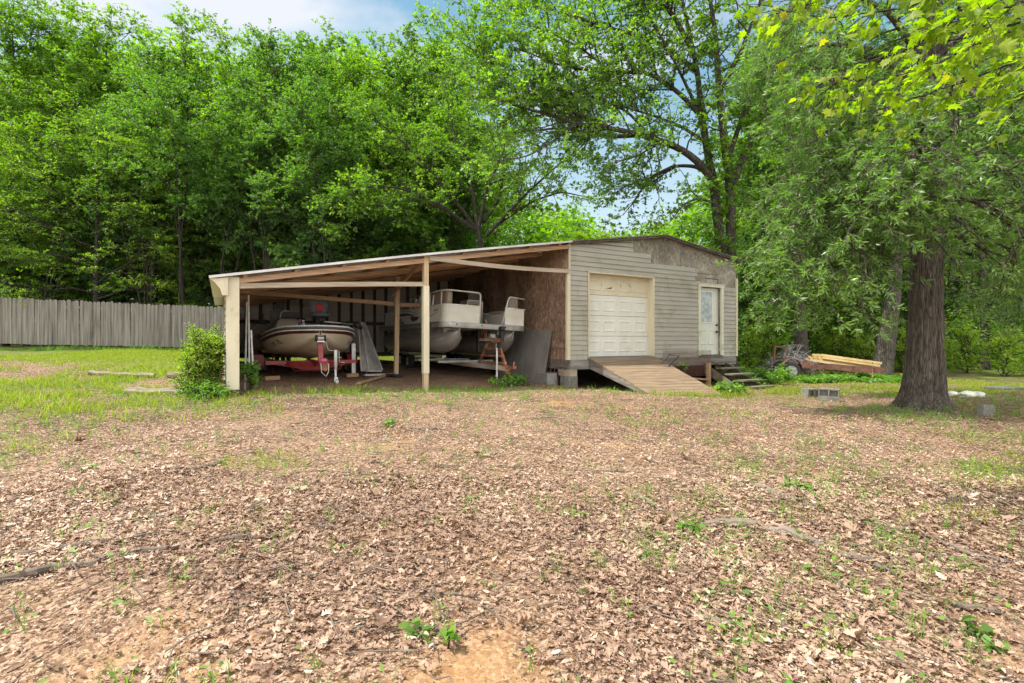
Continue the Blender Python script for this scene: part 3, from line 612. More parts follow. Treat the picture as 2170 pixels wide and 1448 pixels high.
# ================================================================ FENCE
fa, fb = Vector((-20.06, 19.8, 0)), Vector((-12.8, 22.4, 0)); fd = (fb - fa).normalized()
def fz(t): return -.09 + (t / 7.71) * (-.20)      # foot of the boards along the fence
fen = thing('board_fence', 'weathered grey board fence with rounded tops', 'fence', (fb.x, fb.y, -.4))
nrm = Vector((fd.y, -fd.x, 0)); rf = random.Random(3)
t = -5.0; pk = 0; sec = None
while t < 10.6:
    if pk % 17 == 0:
        if sec: sec.build('board_panel', M['fence'], fen)
        sec = MB()
        q = fa + fd * t - nrm * .06; B = MB(); B.box(q.x - .045, q.x + .045, q.y + .0, q.y + .09, fz(t) - .5, fz(t) + 1.6); B.build('post', M['fence'], fen)
        for h in (.3, .95, 1.55):
            a = fa + fd * t - nrm * .03; b = fa + fd * (t + 2.42) - nrm * .03; B = MB(); B.beam((a.x, a.y, fz(t) + h), (b.x, b.y, fz(t + 2.42) + h), .04, .09); B.build('rail', M['fence'], fen)
    wd = .138 + rf.uniform(-.004, .004); z0 = fz(t) + rf.uniform(-.015, .015); z1 = z0 + 1.83 + rf.uniform(-.035, .025); r_ = wd * .50
    prof = [(0, z0), (wd, z0)] + [(wd / 2 + r_ * math.cos(a), z1 - r_ * 1.05 + r_ * 1.05 * math.sin(a)) for a in np.linspace(.08, math.pi - .08, 8)]
    off = rf.uniform(-.006, .006); tl = rf.uniform(-.011, .011)
    sec.prism([(fa + fd * (t + a + tl * (z - z0)) + nrm * off) * 1 + Vector((0, 0, z)) for a, z in prof], -nrm * .018)
    t += wd + rf.uniform(.002, .012); pk += 1
sec.build('board_panel', M['fence'], fen)
# ================================================================ BASS BOAT ON ITS RED TRAILER
U0, V0 = -4.03, 1.7
bb = thing('bass_boat', 'cream and maroon bass boat on the red trailer', 'boat', (U0, V0, -.42), True)
def lerp_tab(tab, y):
    return float(np.interp(y, [a for a, _ in tab], [b for _, b in tab]))
BW = [(0, .02), (.05, .22), (.15, .42), (.35, .66), (.7, .88), (1.15, 1.01), (1.8, 1.07), (3, 1.08), (5.2, 1.05)]
GZ = [(0, .355), (.4, .335), (.8, .285), (1.3, .215), (2, .165), (3, .13), (5.2, .10)]
CW = [(0, .01), (.05, .10), (.15, .22), (.35, .40), (.7, .63), (1.15, .80), (1.8, .88), (3, .92), (5.2, .90)]
CZ = [(0, .165), (.05, .155), (.15, .12), (.35, .03), (.7, -.09), (1.15, -.19), (1.8, -.25), (3, -.28), (5.2, -.28)]
KZ = [(0, .14), (.08, .0), (.25, -.16), (.6, -.32), (1.1, -.41), (1.8, -.45), (5.2, -.45)]
yy = [0, .02, .05, .1, .15, .24, .35, .5, .7, .9, 1.15, 1.5, 1.8, 2.4, 3, 4, 5.2]
def sect(y, fr, off=0.0):
    """point on the topside: fr 0 = chine, 1 = gunwale"""
    c, cz, b, g = lerp_tab(CW, y), lerp_tab(CZ, y), lerp_tab(BW, y), lerp_tab(GZ, y)
    bul = .045 * math.sin(math.pi * fr) * min(1, y * 3)
    return c + (b - c) * fr + bul + off, cz + (g - cz) * fr
def P(x, y, z): return (U0 + x, V0 + y, z)
rows = []
for y in yy:
    half = [(0, lerp_tab(KZ, y))]
    c, cz, kz = lerp_tab(CW, y), lerp_tab(CZ, y), lerp_tab(KZ, y)
    half += [(c * .33, kz + (cz - kz) * .30), (c * .36, kz + (cz - kz) * .29), (c * .66, kz + (cz - kz) * .62), (c * .69, kz + (cz - kz) * .60), (c * .97, cz - .02), (c, cz)]
    half += [sect(y, f) for f in (.04, .25, .5, .75, 1.0)]
    half[7] = (half[6][0] + .03 * min(1, y * 4), half[6][1] + .012)
    rows.append([P(-x, y, z) for x, z in reversed(half[1:])] + [P(x, y, z) for x, z in half])
B = MB(); B.loft(rows); B.f.append(tuple(range(len(rows[0]) * (len(rows) - 1), len(rows[0]) * len(rows))))
hull = B.build('hull', M['cream'], bb, smooth=True)
def band(name, f0, f1, off, m, th=.008):
    for sg in (-1, 1):
        pass
    B = MB()
    for sg in (-1, 1):
        rr = []
        for y in yy:
            pts = []
            hgt_ = lerp_tab(GZ, y) - lerp_tab(CZ, y)
            for f in (1 - f0 / hgt_, 1 - (f0 + f1) / 2 / hgt_, 1 - f1 / hgt_):
                x, z = sect(y, f, off); pts.append(P(sg * x, y - off * 1.0, z))
            rr.append(pts)
        B.loft(rr)
    return B.build(name, m, bb, smooth=True)
band('maroon_stripe', .165, .10, .010, M['maroon'])
def railtube(name, f, dz, r, m, off):
    B = MB()
    path = [P(-(sect(y, f)[0] + off), y - off, sect(y, f)[1] + dz) for y in reversed(yy)] + [P(sect(y, f)[0] + off, y - off, sect(y, f)[1] + dz) for y in yy[1:]]
    B.tube(path, r, 8); return B.build(name, m, bb, smooth=True)
railtube('rub_rail', 1.0, -.045, .032, M['greydeck'], .012)
railtube('gunwale_trim', 1.0, .004, .021, M['gelwhite'], .0)
railtube('lower_trim', 1.0, -.090, .016, M['gelwhite'], .004)
B = MB()
B.loft([[P(-lerp_tab(BW, y) * .985, y, lerp_tab(GZ, y) - .005), P(0, y, lerp_tab(GZ, y) + .005), P(lerp_tab(BW, y) * .985, y, lerp_tab(GZ, y) - .005)] for y in yy if y <= 2.4]); B.build('deck', M['greydeck'], bb)
B = MB(); B.prism([P(-.95, 2.4, -.1), P(.95, 2.4, -.1), P(.95, 2.4, .16), P(-.95, 2.4, .16)], (0, 2.7, 0)); B.build('cockpit', M['greydeck'], bb)
def rounded(B, c, sx, sy, sz, tilt=0, p=3.2, nu=24, nv=12):
    """pillow-like rounded box"""
    rows = []
    for j in range(nv + 1):
        a = -math.pi / 2 + math.pi * j / nv; r = []
        for i in range(nu):
            b = 2 * math.pi * i / nu; e = 2 / p
            f = lambda q: math.copysign(abs(q) ** e, q)
            x, y, z = f(math.cos(a)) * f(math.cos(b)) * sx / 2, f(math.cos(a)) * f(math.sin(b)) * sy / 2, f(math.sin(a)) * sz / 2
            y, z = y * math.cos(tilt) - z * math.sin(tilt), y * math.sin(tilt) + z * math.cos(tilt)
            r.append((c[0] + x, c[1] + y, c[2] + z))
        rows.append(r)
    return B.loft(rows, True)
seat = MB(); rounded(seat, (-3.84, 3.0, .665), .50, .46, .12); so_ = seat.build('seat', M['seatgrey'], bb, smooth=True)
B = MB(); rounded(B, (-3.82, 3.24, .90), .45, .11, .43, -.12, 3.0); B.build('backrest', M['seatgrey'], so_, smooth=True)
B = MB(); rounded(B, (-3.815, 3.172, .855), .17, .035, .19, -.12, 5); B.build('back_patch', M['red'], so_, smooth=True)
B = MB(); B.cyl((-3.86, 3.05, .42), (0, 0, 1), .035, .46); B.cyl((-3.86, 3.05, .59), (0, 0, 1), .15, .03); B.build('pedestal', M['black'], so_)
B = MB(); rows = []
for z, hw, y0, y1 in ((.16, .34, 3.75, 4.6), (.40, .32, 3.8, 4.6), (.54, .27, 3.95, 4.6), (.60, .20, 4.05, 4.6)):
    rows.append([P(-.42 - hw, y0 - V0, z), P(-.42 + hw, y0 - V0, z), P(-.42 + hw, y1 - V0, z), P(-.42 - hw, y1 - V0, z)])
B.loft(rows, True); B.f.append(tuple(range(12, 16))); cn_ = B.build('console', M['cream'], bb, bevel=.04)
B = MB(); B.prism([P(-.42 + .30 * math.cos(a), 2.36, .50 + .16 * math.sin(a)) for a in np.linspace(0, math.pi, 12)], (0, .35, 0)); B.build('console_cowl', M['black'], cn_)
B = MB(); B.tube([P(-.60, 2.6, .62), P(-.58, 2.6, .76), P(-.5, 2.6, .82), P(-.38, 2.6, .81)], .012, 6); B.build('grab_rail', M['rail'], cn_)
B = MB(); B.box(U0 - .12, U0 + .22, 6.3, 6.9, -.1, .62); B.build('engine_cowl', M['black'], bb, bevel=.07)
B = MB(); B.prism([P(-.82, 2.95, .2), P(-.05, 2.95, .2), P(-.05, 3.0, .80), P(-.82, 3.0, .84)], (0, .02, 0)); B.build('windscreen', M['ply'], bb)
B = MB(); B.box(U0 - .30, U0 + .05, 4.45, 4.75, .1, .66); B.build('driver_seat', M['black'], bb, bevel=.05)
# trolling motor stowed across the bow
tm = MB(); tm.tube([P(.18, .62, .475), P(.98, .88, .425)], .024, 8); tmo = tm.build('trolling_motor', M['galv'], bb, smooth=True)
B = MB(); B.cyl(P(1.0, .80, .41), (.3, 1, 0), .085, .10, 16); B.tube([P(1.0, .8, .41), P(1.12, .9, .33)], [.07, .045], 10); B.build('motor_pod', M['black'], tmo, smooth=True)
B = MB(); B.cyl(P(.16, .60, .46), (.1, .1, 1), .03, .18, 10); B.box(*[U0 - .02, U0 + .30, V0 + .45, V0 + .62, .365, .40]); B.build('mount', M['black'], tmo)
B = MB(); B.tube([P(.55, .6, .38), P(.60, .62, .46), P(.66, .6, .39), P(.72, .62, .46)], .012, 6); B.build('bow_cleat', M['black'], bb)
def bow_text(body, sg):
    y0, y1 = (1.25, .72) if sg < 0 else (.80, 1.25)
    t = text('registration_mark', body, .135, M['ink'], hull, ((0, 0, 0), (1, 0, 0), (0, 1, 0)), .0)
    o = ORG[bb.name]; x1 = max(v.co.x + o.x for v in t.data.vertices)
    for v in t.data.vertices:                 # wrap the letters round the topside
        tx, ty = v.co.x + o.x, v.co.y + o.y; y = y0 + (y1 - y0) * tx / x1; hgt = lerp_tab(GZ, y) - lerp_tab(CZ, y)
        x, z = sect(y, .16 + ty / hgt, .016); v.co = Vector(P(sg * x, y - .014, z)) - o
bow_text('US 7L', -1); bow_text('US 7L', 1)
lone('spray_bottle', MB().tube([(0,0,0),(0,0,.11),(0,0,.13),(0,0,.17)], [.036,.036,.015,.013], 12).add([(-.03,-.012,.17),(.02,-.012,.17),(.02,.012,.17),(-.03,.012,.17),(-.03,-.012,.2),(.02,-.012,.2),(.02,.012,.2),(-.03,.012,.2)], [(0,3,2,1),(4,5,6,7),(0,1,5,4),(1,2,6,5),(2,3,7,6),(3,0,4,7)]), M['white'], 'pale spray bottle on the bow of the bass boat', 'bottle', (0, 0, 0)).location = W(-4.28, 2.55, .31)
tb = thing('cleaner_bottle', 'blue bottle with a red cap on the bow of the bass boat', 'bottle', (-4.37, 2.5, .31), True)
B = MB(); B.tube([(-4.37, 2.5, .31), (-4.37, 2.5, .43), (-4.37, 2.5, .46)], [.042, .042, .02], 12); B.build('bottle_body', M['blue'], tb, smooth=True)
B = MB(); B.tube([(-4.37, 2.5, .46), (-4.37, 2.5, .53)], [.03, .026], 12); B.build('cap', M['red'], tb)

trl = thing('boat_trailer', 'red boat trailer with a winch post and white jack under the bass boat', 'trailer', (U0, 3, -.95), True)
def rail(parent, name, m, *pts, w_=.07, h_=.10):
    B = MB()
    for a, b in zip(pts, pts[1:]): B.beam(a, b, w_, h_)
    return B.build(name, m, parent)
zt = -.50
B = MB(); B.beam((U0 - .03, 1.15, zt), (U0 - .03, 3.4, zt), .09, .11); B.build('tongue', M['trred'], trl)
for sg in (-1, 1):
    rail(trl, 'side_frame', M['trred'], (U0 + sg * .08, 2.0, zt - .04), (U0 + sg * .55, 2.5, zt - .02), (U0 + sg * .86, 3.4, zt), (U0 + sg * .86, 7, zt), w_=.06)
B = MB(); B.beam((U0 - 1.07, 2.65, zt), (U0 + 1.0, 2.65, zt), .06, .085, up=(0, 0, 1)); B.build('cross_frame', M['trred'], trl)
B = MB(); B.prism([(U0 - .9, 2.7, zt - .04), (U0 + .88, 2.7, zt - .04), (U0 + .5, 2.7, zt - .13), (U0 + .1, 2.7, zt - .21), (U0 - .1, 2.7, zt - .21), (U0 - .45, 2.7, zt - .13)], (0, .03, 0)); B.build('belly_plate', M['trred'], trl)
B = MB(); B.tube([(U0 - .55, 2.5, zt - .06), (U0 - .45, 2.5, zt - .19), (U0 + .55, 2.5, zt - .19), (U0 + .68, 2.5, zt - .04)], .012, 6); B.build('step_rail', M['trred'], trl)
B = MB(); B.beam((U0 - .03, 1.52, zt + .03), (U0 - .03, 1.60, -.02), .10, .09, up=(0, 1, 0)); wp = B.build('winch_post', M['trred'], trl)
B = MB(); B.cyl((U0 - .03, 1.52, .07), (1, 0, 0), .055, .13, 16); B.build('winch_drum', M['galv'], wp)
for du in (-.09, .085): B = MB(); B.cyl((U0 - .03 + du, 1.52, .07), (1, 0, 0), .075, .04, 16); B.build('winch_plate', M['black'], wp)
B = MB(); B.tube([(U0 + .08, 1.5, .02), (U0 + .12, 1.5, -.16), (U0 + .15, 1.5, -.20), (U0 + .27, 1.5, -.21)], .010, 6); B.build('winch_handle', M['galv'], wp)
B = MB(); B.beam((U0 - .03, 1.46, 0), (U0 - .03, 1.6, 0), .16, .03); B.build('winch_bracket', M['rail'], wp)
B = MB(); B.prism([(U0 - .12, 1.10, zt + .06), (U0 + .06, 1.10, zt + .06), (U0 + .05, 1.06, zt - .10), (U0 - .0, 1.05, zt - .15), (U0 - .10, 1.06, zt - .10)], (0, .14, 0)); cp = B.build('coupler', M['rust'], trl, bevel=.01)
B = MB(); B.tube([(U0 - .1, 1.04, zt + .02), (U0 - .09, 1.02, zt - .16), (U0 - .0, 1.02, zt - .25), (U0 + .05, 1.02, zt - .16), (U0 + .06, 1.04, zt + .02)], .012, 6); B.build('safety_chain', M['galv'], cp)
B = MB(); rounded(B, (U0 - .03, 1.12, zt + .09), .16, .14, .10, 0, 2.4); B.build('pink_strap', M['pink'], trl, smooth=True)
ju, jv = U0 + .26, 1.35
B = MB(); B.tube([(ju, jv, -.19), (ju, jv, -.20), (ju, jv, -.62)], [.03, .037, .037], 12); B.tube([(ju, jv, -.62), (ju, jv, -.86)], .026, 10); jk = B.build('jack', M['white'], trl, smooth=True)
B = MB(); B.tube([(ju + .02, jv - .02, -.21), (ju + .07, jv - .02, -.22), (ju + .075, jv - .02, -.46), (ju + .19, jv - .02, -.47)], .010, 6); B.build('jack_crank', M['galv'], jk)
B = MB(); B.cyl((ju + .01, jv, -.915), (1, .15, 0), .09, .055, 18); B.prism([(ju - .03, jv - .05, -.90), (ju - .03, jv + .05, -.90), (ju - .03, jv + .02, -.80), (ju - .03, jv - .02, -.80)], (.075, 0, 0)); B.build('jack_wheel', M['galv'], jk)
def wheel(parent, c, r, wd, m_r, ax=(1, 0, 0), nm='wheel'):
    c = Vector(c); ax = Vector(ax).normalized(); e = Vector((0, 0, 1)); f = ax.cross(e).normalized(); B = MB(); rows = []
    prof = [(-wd / 2, r * .62), (-wd / 2, r * .9), (-wd * .36, r), (-wd * .12, r), (-wd * .12, r * .975), (-wd * .06, r * .975), (-wd * .06, r), (wd * .06, r), (wd * .06, r * .975), (wd * .12, r * .975), (wd * .12, r), (wd * .36, r), (wd / 2, r * .9), (wd / 2, r * .62)]
    for k in range(33):
        a = 2 * math.pi * k / 32; d = e * math.sin(a) + f * math.cos(a); rows.append([c + ax * x + d * q for x, q in prof])
    B.loft(rows); t_ = B.build(nm, M['tyre'], parent, smooth=False)
    for sg in (-1, 1):
        B = MB(); B.cyl(c + ax * (sg * wd * .30), ax, r * .63, wd * .2, 24, ); B.cyl(c + ax * (sg * wd * .42), ax, r * .16, wd * .12, 14)
        for k in range(5):
            a = 2 * math.pi * k / 5; d = e * math.sin(a) + f * math.cos(a); B.beam(c + ax * (sg * wd * .42) + d * r * .1, c + ax * (sg * wd * .42) + d * r * .58, r * .16, .03, up=ax)
        B.build('rim', m_r, t_)
    return t_
for sg in (-1, 1):
    wheel(trl, (U0 + sg * 1.16, 4.25, -.66), .29, .2, M['galv'])
    B = MB(); f0 = U0 + sg * 1.16
    B.loft([[(f0 - .13, 4.25 + .42 * math.cos(a), -.72 + .42 * math.sin(a)), (f0 + .13, 4.25 + .42 * math.cos(a), -.72 + .42 * math.sin(a))] for a in np.linspace(.15, math.pi - .15, 14)])
    B.box(f0 - .13, f0 + .13, 3.78, 3.80, -.62, -.34); B.build('fender', M['trred'], trl)

# ================================================================ PONTOON BOAT ON ITS GALVANISED TRAILER
Q0 = (-.05, 1.3, -.4)
pb = thing('pontoon_boat', 'cream pontoon boat with white rails on a rusting trailer', 'boat', Q0, True)
pb.rotation_euler = (0, R(2.2), ROT)
def pz(z): return z
D0, D1 = -1.28, 1.18; ZD = .45; VL = 7.1
# deck: rounded front corners
out_ = [(D0, VL, ZD), (D0, 1.52, ZD)] + [(D0 + .26 - .26 * math.cos(a), 1.52 - .24 * math.sin(a), ZD) for a in np.linspace(.2, math.pi / 2, 5)] + \
       [(D1 - .26 + .26 * math.sin(a), 1.52 - .24 * math.cos(a), ZD) for a in np.linspace(0, math.pi / 2 - .2, 5)] + [(D1, 1.52, ZD), (D1, VL, ZD)]
B = MB(); B.prism([(u, v, ZD - .03) for u, v, z in out_], (0, 0, .03)); dk = B.build('deck', M['greydeck'], pb)
fr = [(u, v) for u, v, z in out_]
B = MB()
B.loft([[(u, v, ZD - .13), (u * 1.0, v - .012, ZD - .125), (u, v - .018, ZD - .07), (u, v - .012, ZD + .0), (u, v + .02, ZD + .006)] for u, v in fr]); B.build('deck_skirt', M['galv'], dk)
for k in range(7):
    B = MB(); v = 1.8 + .85 * k; B.box(D0 + .05, D1 - .05, v, v + .08, ZD - .12, ZD - .032); B.build('cross_beam', M['alutube'], dk)
for uc in (-.83, .73):
    B = MB(); rows = []; r0 = .315; zc = ZD - .47
    for v, r, dz in ((7.0, .0, 0), (6.98, .3, 0), (6.8, r0, 0), (4, r0, 0), (2.6, r0, 0), (2.15, r0 * .97, .005), (1.85, r0 * .86, .03), (1.6, r0 * .66, .08), (1.45, r0 * .46, .135), (1.34, r0 * .24, .20), (1.28, .015, .25)):
        rows.append([(uc + r * math.cos(a), v, zc + dz + r * math.sin(a) * (1 if math.sin(a) > 0 else 1.0)) for a in np.linspace(0, 2 * math.pi, 28)])
    B.loft(rows); tb_ = B.build('pontoon_tube', M['alutube'], pb, smooth=True)
    B = MB(); B.prism([(uc - .008, 2.5, zc - .325), (uc - .008, 1.95, zc - .27), (uc - .008, 1.55, zc - .13), (uc - .008, 1.29, zc + .12), (uc - .008, 1.20, zc + .33), (uc - .008, 1.28, zc + .33), (uc - .008, 1.4, zc + .05), (uc - .008, 2.5, zc - .29)], (.016, 0, 0)); B.build('keel_fin', M['alu'], tb_)
    for sg in (-1, 1):
        B = MB(); B.loft([[(uc + sg * (r * .96), v, zc + dz + .02), (uc + sg * (r + .05), v, zc + dz + .005), (uc + sg * (r * .96), v, zc + dz - .02)] for v, r, dz in ((2.7, .31, -.05), (2.1, .30, .0), (1.8, .25, .05), (1.55, .17, .11))]); B.build('spray_strake', M['rail'], tb_)
    for v in (1.75, 2.7, 3.6, 4.5, 5.4):
        B = MB(); B.box(uc - .22, uc + .22, v, v + .5, zc + .22, ZD - .12); B.build('bracket', M['alutube'], tb_)
# fence panels: left front, left side, right front, right side; rails above
def fencepanel(pts, h0, h1, hr, ends):
    B = MB()
    for (a, b) in zip(pts, pts[1:]): B.beam((*a, (h0 + h1) / 2), (*b, (h0 + h1) / 2), .025, h1 - h0)
    p_ = B.build('side_panel', M['panel'], pb)
    B = MB()
    for (a, b) in zip(pts, pts[1:]):
        for f in (.5,): B.beam((*a, h0 + (h1 - h0) * f), (*b, h0 + (h1 - h0) * f), .034, .012)
        B.beam((*a, h1 + .012), (*b, h1 + .012), .04, .024); B.beam((*a, h0 - .008), (*b, h0 - .008), .04, .02)
    B.build('panel_trim', M['rail'], p_)
    return p_
h0, h1 = ZD + .03, ZD + .44
cl = [(-1.20 + .20 - .20 * math.cos(a), 1.56 - .20 * math.sin(a)) for a in np.linspace(0, math.pi / 2, 6)]
lp = fencepanel([(-1.20, 6.6)] + cl + [(-.22, 1.36)], h0, h1, 0, 0)
rp_ = fencepanel([(.52, 1.36), (1.10, 1.36), (1.12, 1.5), (1.12, 6.6)], h0, h1, 0, 0)
B = MB()
B.tube([(-.22, 1.36, ZD), (-.22, 1.36, h1 + .30), (-.25, 1.36, h1 + .345), (-.30, 1.36, h1 + .36), (-1.0, 1.38, h1 + .37), (-1.13, 1.43, h1 + .37), (-1.2, 1.6, h1 + .37), (-1.2, 4.0, h1 + .36)], .022, 8)
for v in (1.6, 2.4, 3.2, 4.0): B.tube([(-1.2, v, h1), (-1.2, v, h1 + .36)], .018, 6)
B.build('hand_rail', M['rail'], pb, smooth=True)
B = MB(); B.tube([(.44, 1.36, ZD), (.60, 1.36, h1 + .22), (.63, 1.36, h1 + .30), (.68, 1.36, h1 + .33), (1.12, 1.36, h1 + .30)], .022, 8); B.tube([(.52, 1.36, h1 + .03), (1.14, 1.36, h1 + .02)], .018, 8); B.build('hand_rail', M['rail'], pb, smooth=True)
B = MB(); B.tube([(-.15, 2.3, ZD), (-.15, 2.3, h1 + .2), (-.12, 2.3, h1 + .25), (.25, 2.3, h1 + .25), (.30, 2.3, h1 + .2), (.30, 2.3, ZD)], .02, 8); B.build('gate_rail', M['rail'], pb, smooth=True)
# seats
def bench(u0, u1, v0, v1, back):
    B = MB(); B.box(u0, u1, v0, v1, ZD, ZD + .30); b_ = B.build('bench', M['panel'], pb)
    B = MB(); rounded(B, ((u0 + u1) / 2, (v0 + v1) / 2, ZD + .36), (u1 - u0) * 1.03, (v1 - v0) * 1.02, .14, 0, 5); B.build('cushion', M['tan'], b_, smooth=True)
    B = MB(); c = back; rounded(B, c[:3], c[3], c[4], c[5], 0, 4.5); B.build('backrest', M['tan'], b_, smooth=True)
bench(-1.12, -.35, 1.5, 2.9, (-1.02, 2.1, h1 + .20, .2, 1.3, .46))
bench(.62, 1.06, 1.5, 2.7, (.92, 1.68, h1 + .10, .30, .18, .52))
bench(-1.12, -.6, 3.6, 5.2, (-1.02, 4.4, h1 + .14, .16, 1.4, .4))
B = MB(); B.box(.45, 1.0, 3.6, 4.2, ZD, ZD + .85); hc = B.build('helm_console', M['panel'], pb, bevel=.04)
B = MB(); B.prism([(.48, 3.62, ZD + .86), (.98, 3.62, ZD + .86), (.95, 3.72, ZD + 1.12), (.51, 3.72, ZD + 1.12)], (0, .012, 0)); B.build('windscreen', M['ply'], hc)
for v in (2.2, 2.9, 3.6): B = MB(); B.tube([(-1.2, v, h1), (-1.16, v + .05, h1 + .30)], .024, 6); B.build('rod_holder', M['rail'], pb)
B = MB(); B.tube([(-.22, 1.35, ZD + .30), (.05, 1.32, ZD + .24), (.30, 1.32, ZD + .25), (.50, 1.35, ZD + .34)], .008, 5); B.build('gate_chain', M['galv'], pb)
for u in (-.9, -.2, .5): B = MB(); B.cyl((u, 1.27, ZD - .05), (0, 1, 0), .022, .02, 8); B.build('rub_bolt', M['black'], dk)
# graphics on the left side panel, seen between the posts
def sidepoly(name, pts, m, o=-1.2145 - .004):
    B = MB(); B.prism([(o, v, z) for v, z in pts], (-.002, 0, 0)); return B.build(name, m, lp)
za = h0
def swoosh(v0, v1, z0, z1, th, k, n=12):
    t_ = np.linspace(0, 1, n); top = [(v0 + (v1 - v0) * t, z0 + (z1 - z0) * t + k * math.sin(math.pi * t)) for t in t_]
    return top + [(v, z - th * (1 - .75 * abs(2 * i / (n - 1) - 1))) for i, (v, z) in reversed(list(enumerate(top)))]
sidepoly('graphic', swoosh(1.75, 3.0, za + .25, za + .14, .016, -.04), M['maroon'])
sidepoly('graphic', [(3.15, za + .08), (3.0, za + .10), (2.97, za + .10), (3.12, za + .08)], M['maroon'])
sidepoly('graphic', [(3.15, za + .17), (4.0, za + .20), (3.75, za + .05), (3.35, za + .08)], M['maroon'])
sidepoly('graphic', swoosh(3.6, 5.6, za + .22, za + .24, .09, .10), M['maroon'])
sidepoly('graphic', swoosh(3.3, 5.8, za + .25, za + .27, .018, .14), M['maroon'])
text('lettering', 'Lo La 18', .075, M['ink'], lp, ((-1.2185, 2.05, za + .275), (0, -1, 0), (0, 0, 1)), .002)
text('lettering', 'SUN', .11, M['ink'], lp, ((-1.2185, 5.0, za + .10), (0, -1, 0), (0, 0, 1)), .002)
text('lettering', 'TRACKER', .11, M['ink'], lp, ((-1.2185, 5.0, za + .01), (0, -1, 0), (0, 0, 1)), .002)
text('registration_mark', 'ZIR 07 L', .11, M['ink'], dk, ((D0 - .024, 2.35, ZD - .105), (0, -1, 0), (0, 0, 1)), .003)

pt = thing('pontoon_trailer', 'rusting galvanised trailer with a ladder stand under the pontoon boat', 'trailer', (.1, 1, -1.05), True)
zb_ = -.655
B = MB(); B.beam((.13, .42, zb_ - .01), (.08, 7.0, zb_ + .06), .09, .125); tgb = B.build('tongue_beam', M['rustbeam'], pt)
text('beam_lettering', 'IDEAVOL', .115, M['ink'], tgb, ((.078, 3.15, zb_ - .035), (0, -1, 0.0), (0, 0, 1)), .002)
B = MB(); B.add([(.076, 1.0, zb_ - .05), (.076, 1.8, zb_ - .045), (.076, 1.8, zb_ + .045), (.076, 1.0, zb_ + .04)], [(0, 1, 2, 3)]); B.build('faded_sticker', M['galv'], tgb)
B = MB(); B.beam((.13, .44, zb_ + .01), (.13, .10, zb_ + .03), .11, .08); B.prism([(.07, .40, zb_ - .07), (.20, .40, zb_ - .07), (.17, .40, zb_ - .22), (.12, .40, zb_ - .25), (.09, .40, zb_ - .16)], (0, .12, 0)); B.tube([(.13, .16, zb_ + .05), (.15, .15, zb_ + .17)], .018, 8); B.build('coupler', M['rust'], pt)
B = MB(); B.tube([(.05, .85, -.02), (.05, .85, -1.06)], .024, 8); B.build('jack_leg', M['white'], pt)
ls = MB(); ls.beam((.13, .55, zb_ + .06), (.13, .95, .02), .05, .07, up=(0, 1, 0)); lso = ls.build('ladder_stand', M['rust'], pt)
ls = MB(); ls.beam((.13, 2.05, zb_ + .06), (.13, 1.42, .02), .05, .07, up=(0, 1, 0)); ls.build('leg', M['rust'], lso)
for f in (.08, .37, .67):
    va = .55 + .40 * f; vb = 2.05 - .63 * f; z = zb_ + .06 + (.02 - zb_ - .06) * f
    B = MB(); B.beam((.13, va, z), (.13, vb, z), .12, .05); B.build('rung', M['rust'], lso)
B = MB(); B.beam((.13, .72, .04), (.13, 1.95, .05), .10, .07); B.build('top_rail', M['rustbeam'], lso)
B = MB(); B.beam((.05, .62, .03), (.05, 1.0, .03), .10, .10); B.build('winch_bracket', M['rust'], lso)
B = MB(); B.cyl((.08, 1.18, .13), (1, 0, 0), .07, .14, 14); B.build('winch_drum', M['galv'], lso)
B = MB(); B.tube([(.10, 1.62, .06), (.10, 1.66, .50), (.10, 1.61, .57), (.10, 1.56, .56), (.10, 1.54, .48), (.10, 1.52, .06)], .016, 8); B.tube([(.10, 1.72, .44), (.10, 1.78, .16), (.10, 1.9, .1)], .014, 6); B.build('hoop', M['rust'], lso)
B = MB(); B.box(.07, .17, 1.98, 2.10, -.30, .50); B.build('bumper_post', M['black'], pt, bevel=.02)
B = MB(); B.box(.03, .12, .60, .72, -.02, .33); rounded(B, (.075, .64, .32), .12, .22, .12); B.box(.03, .12, .74, .84, -.16, .0); B.build('bow_stop', M['black'], pt)
for sg, uu in ((-1, -.83), (1, .80)):
    B = MB(); B.beam((uu, 2.2, -.40), (uu, 6.9, -.38), .10, .06); B.build('bunk', M['galv'], pt)
    wheel(pt, (uu, 5.0, -.62), .24, .2, M['galv']); wheel(pt, (uu, 5.75, -.60), .24, .2, M['galv'])
for v in (2.6, 4.2, 6.4): B = MB(); B.beam((-.85, v, zb_ + .1), (.85, v, zb_ + .1), .06, .06); B.build('cross_member', M['galv'], pt)
B = MB(); B.box(-1.02, -.62, 4.6, 6.2, -.37, -.34); B.build('fender', M['galv'], pt)

# ================================================================ THINGS STORED IN THE LEAN-TO
ch = thing('folding_chair', 'brown round backed folding chair leaning by the bass boat', 'chair', (-5.15, 4.4, -.9), True)
B = MB(); arc = [(-5.12 - .30 * math.cos(a), 4.45, .24 + .22 * math.sin(a)) for a in np.linspace(-.15, math.pi + .15, 14)]
B.prism([(p[0] * .96 - .205, p[1], p[2] - .02) for p in arc], (0, .04, 0)); B.build('backrest', M['brown'], ch)
B = MB(); B.tube([(-5.42, 4.4, -.9), (-5.43, 4.4, .15)] + arc[::-1][::-1] + [(-4.80, 4.4, .15), (-4.80, 4.4, -.9)], .018, 8); B.build('frame', M['brown'], ch, smooth=True)
B = MB(); rounded(B, (-5.12, 4.38, -.03), .5, .12, .36, .1, 3); B.build('seat', M['brown'], ch, smooth=True)
B = MB(); B.tube([(-5.42, 4.4, -.22), (-4.8, 4.4, -.22)], .014, 6); B.build('stretcher', M['brown'], ch)
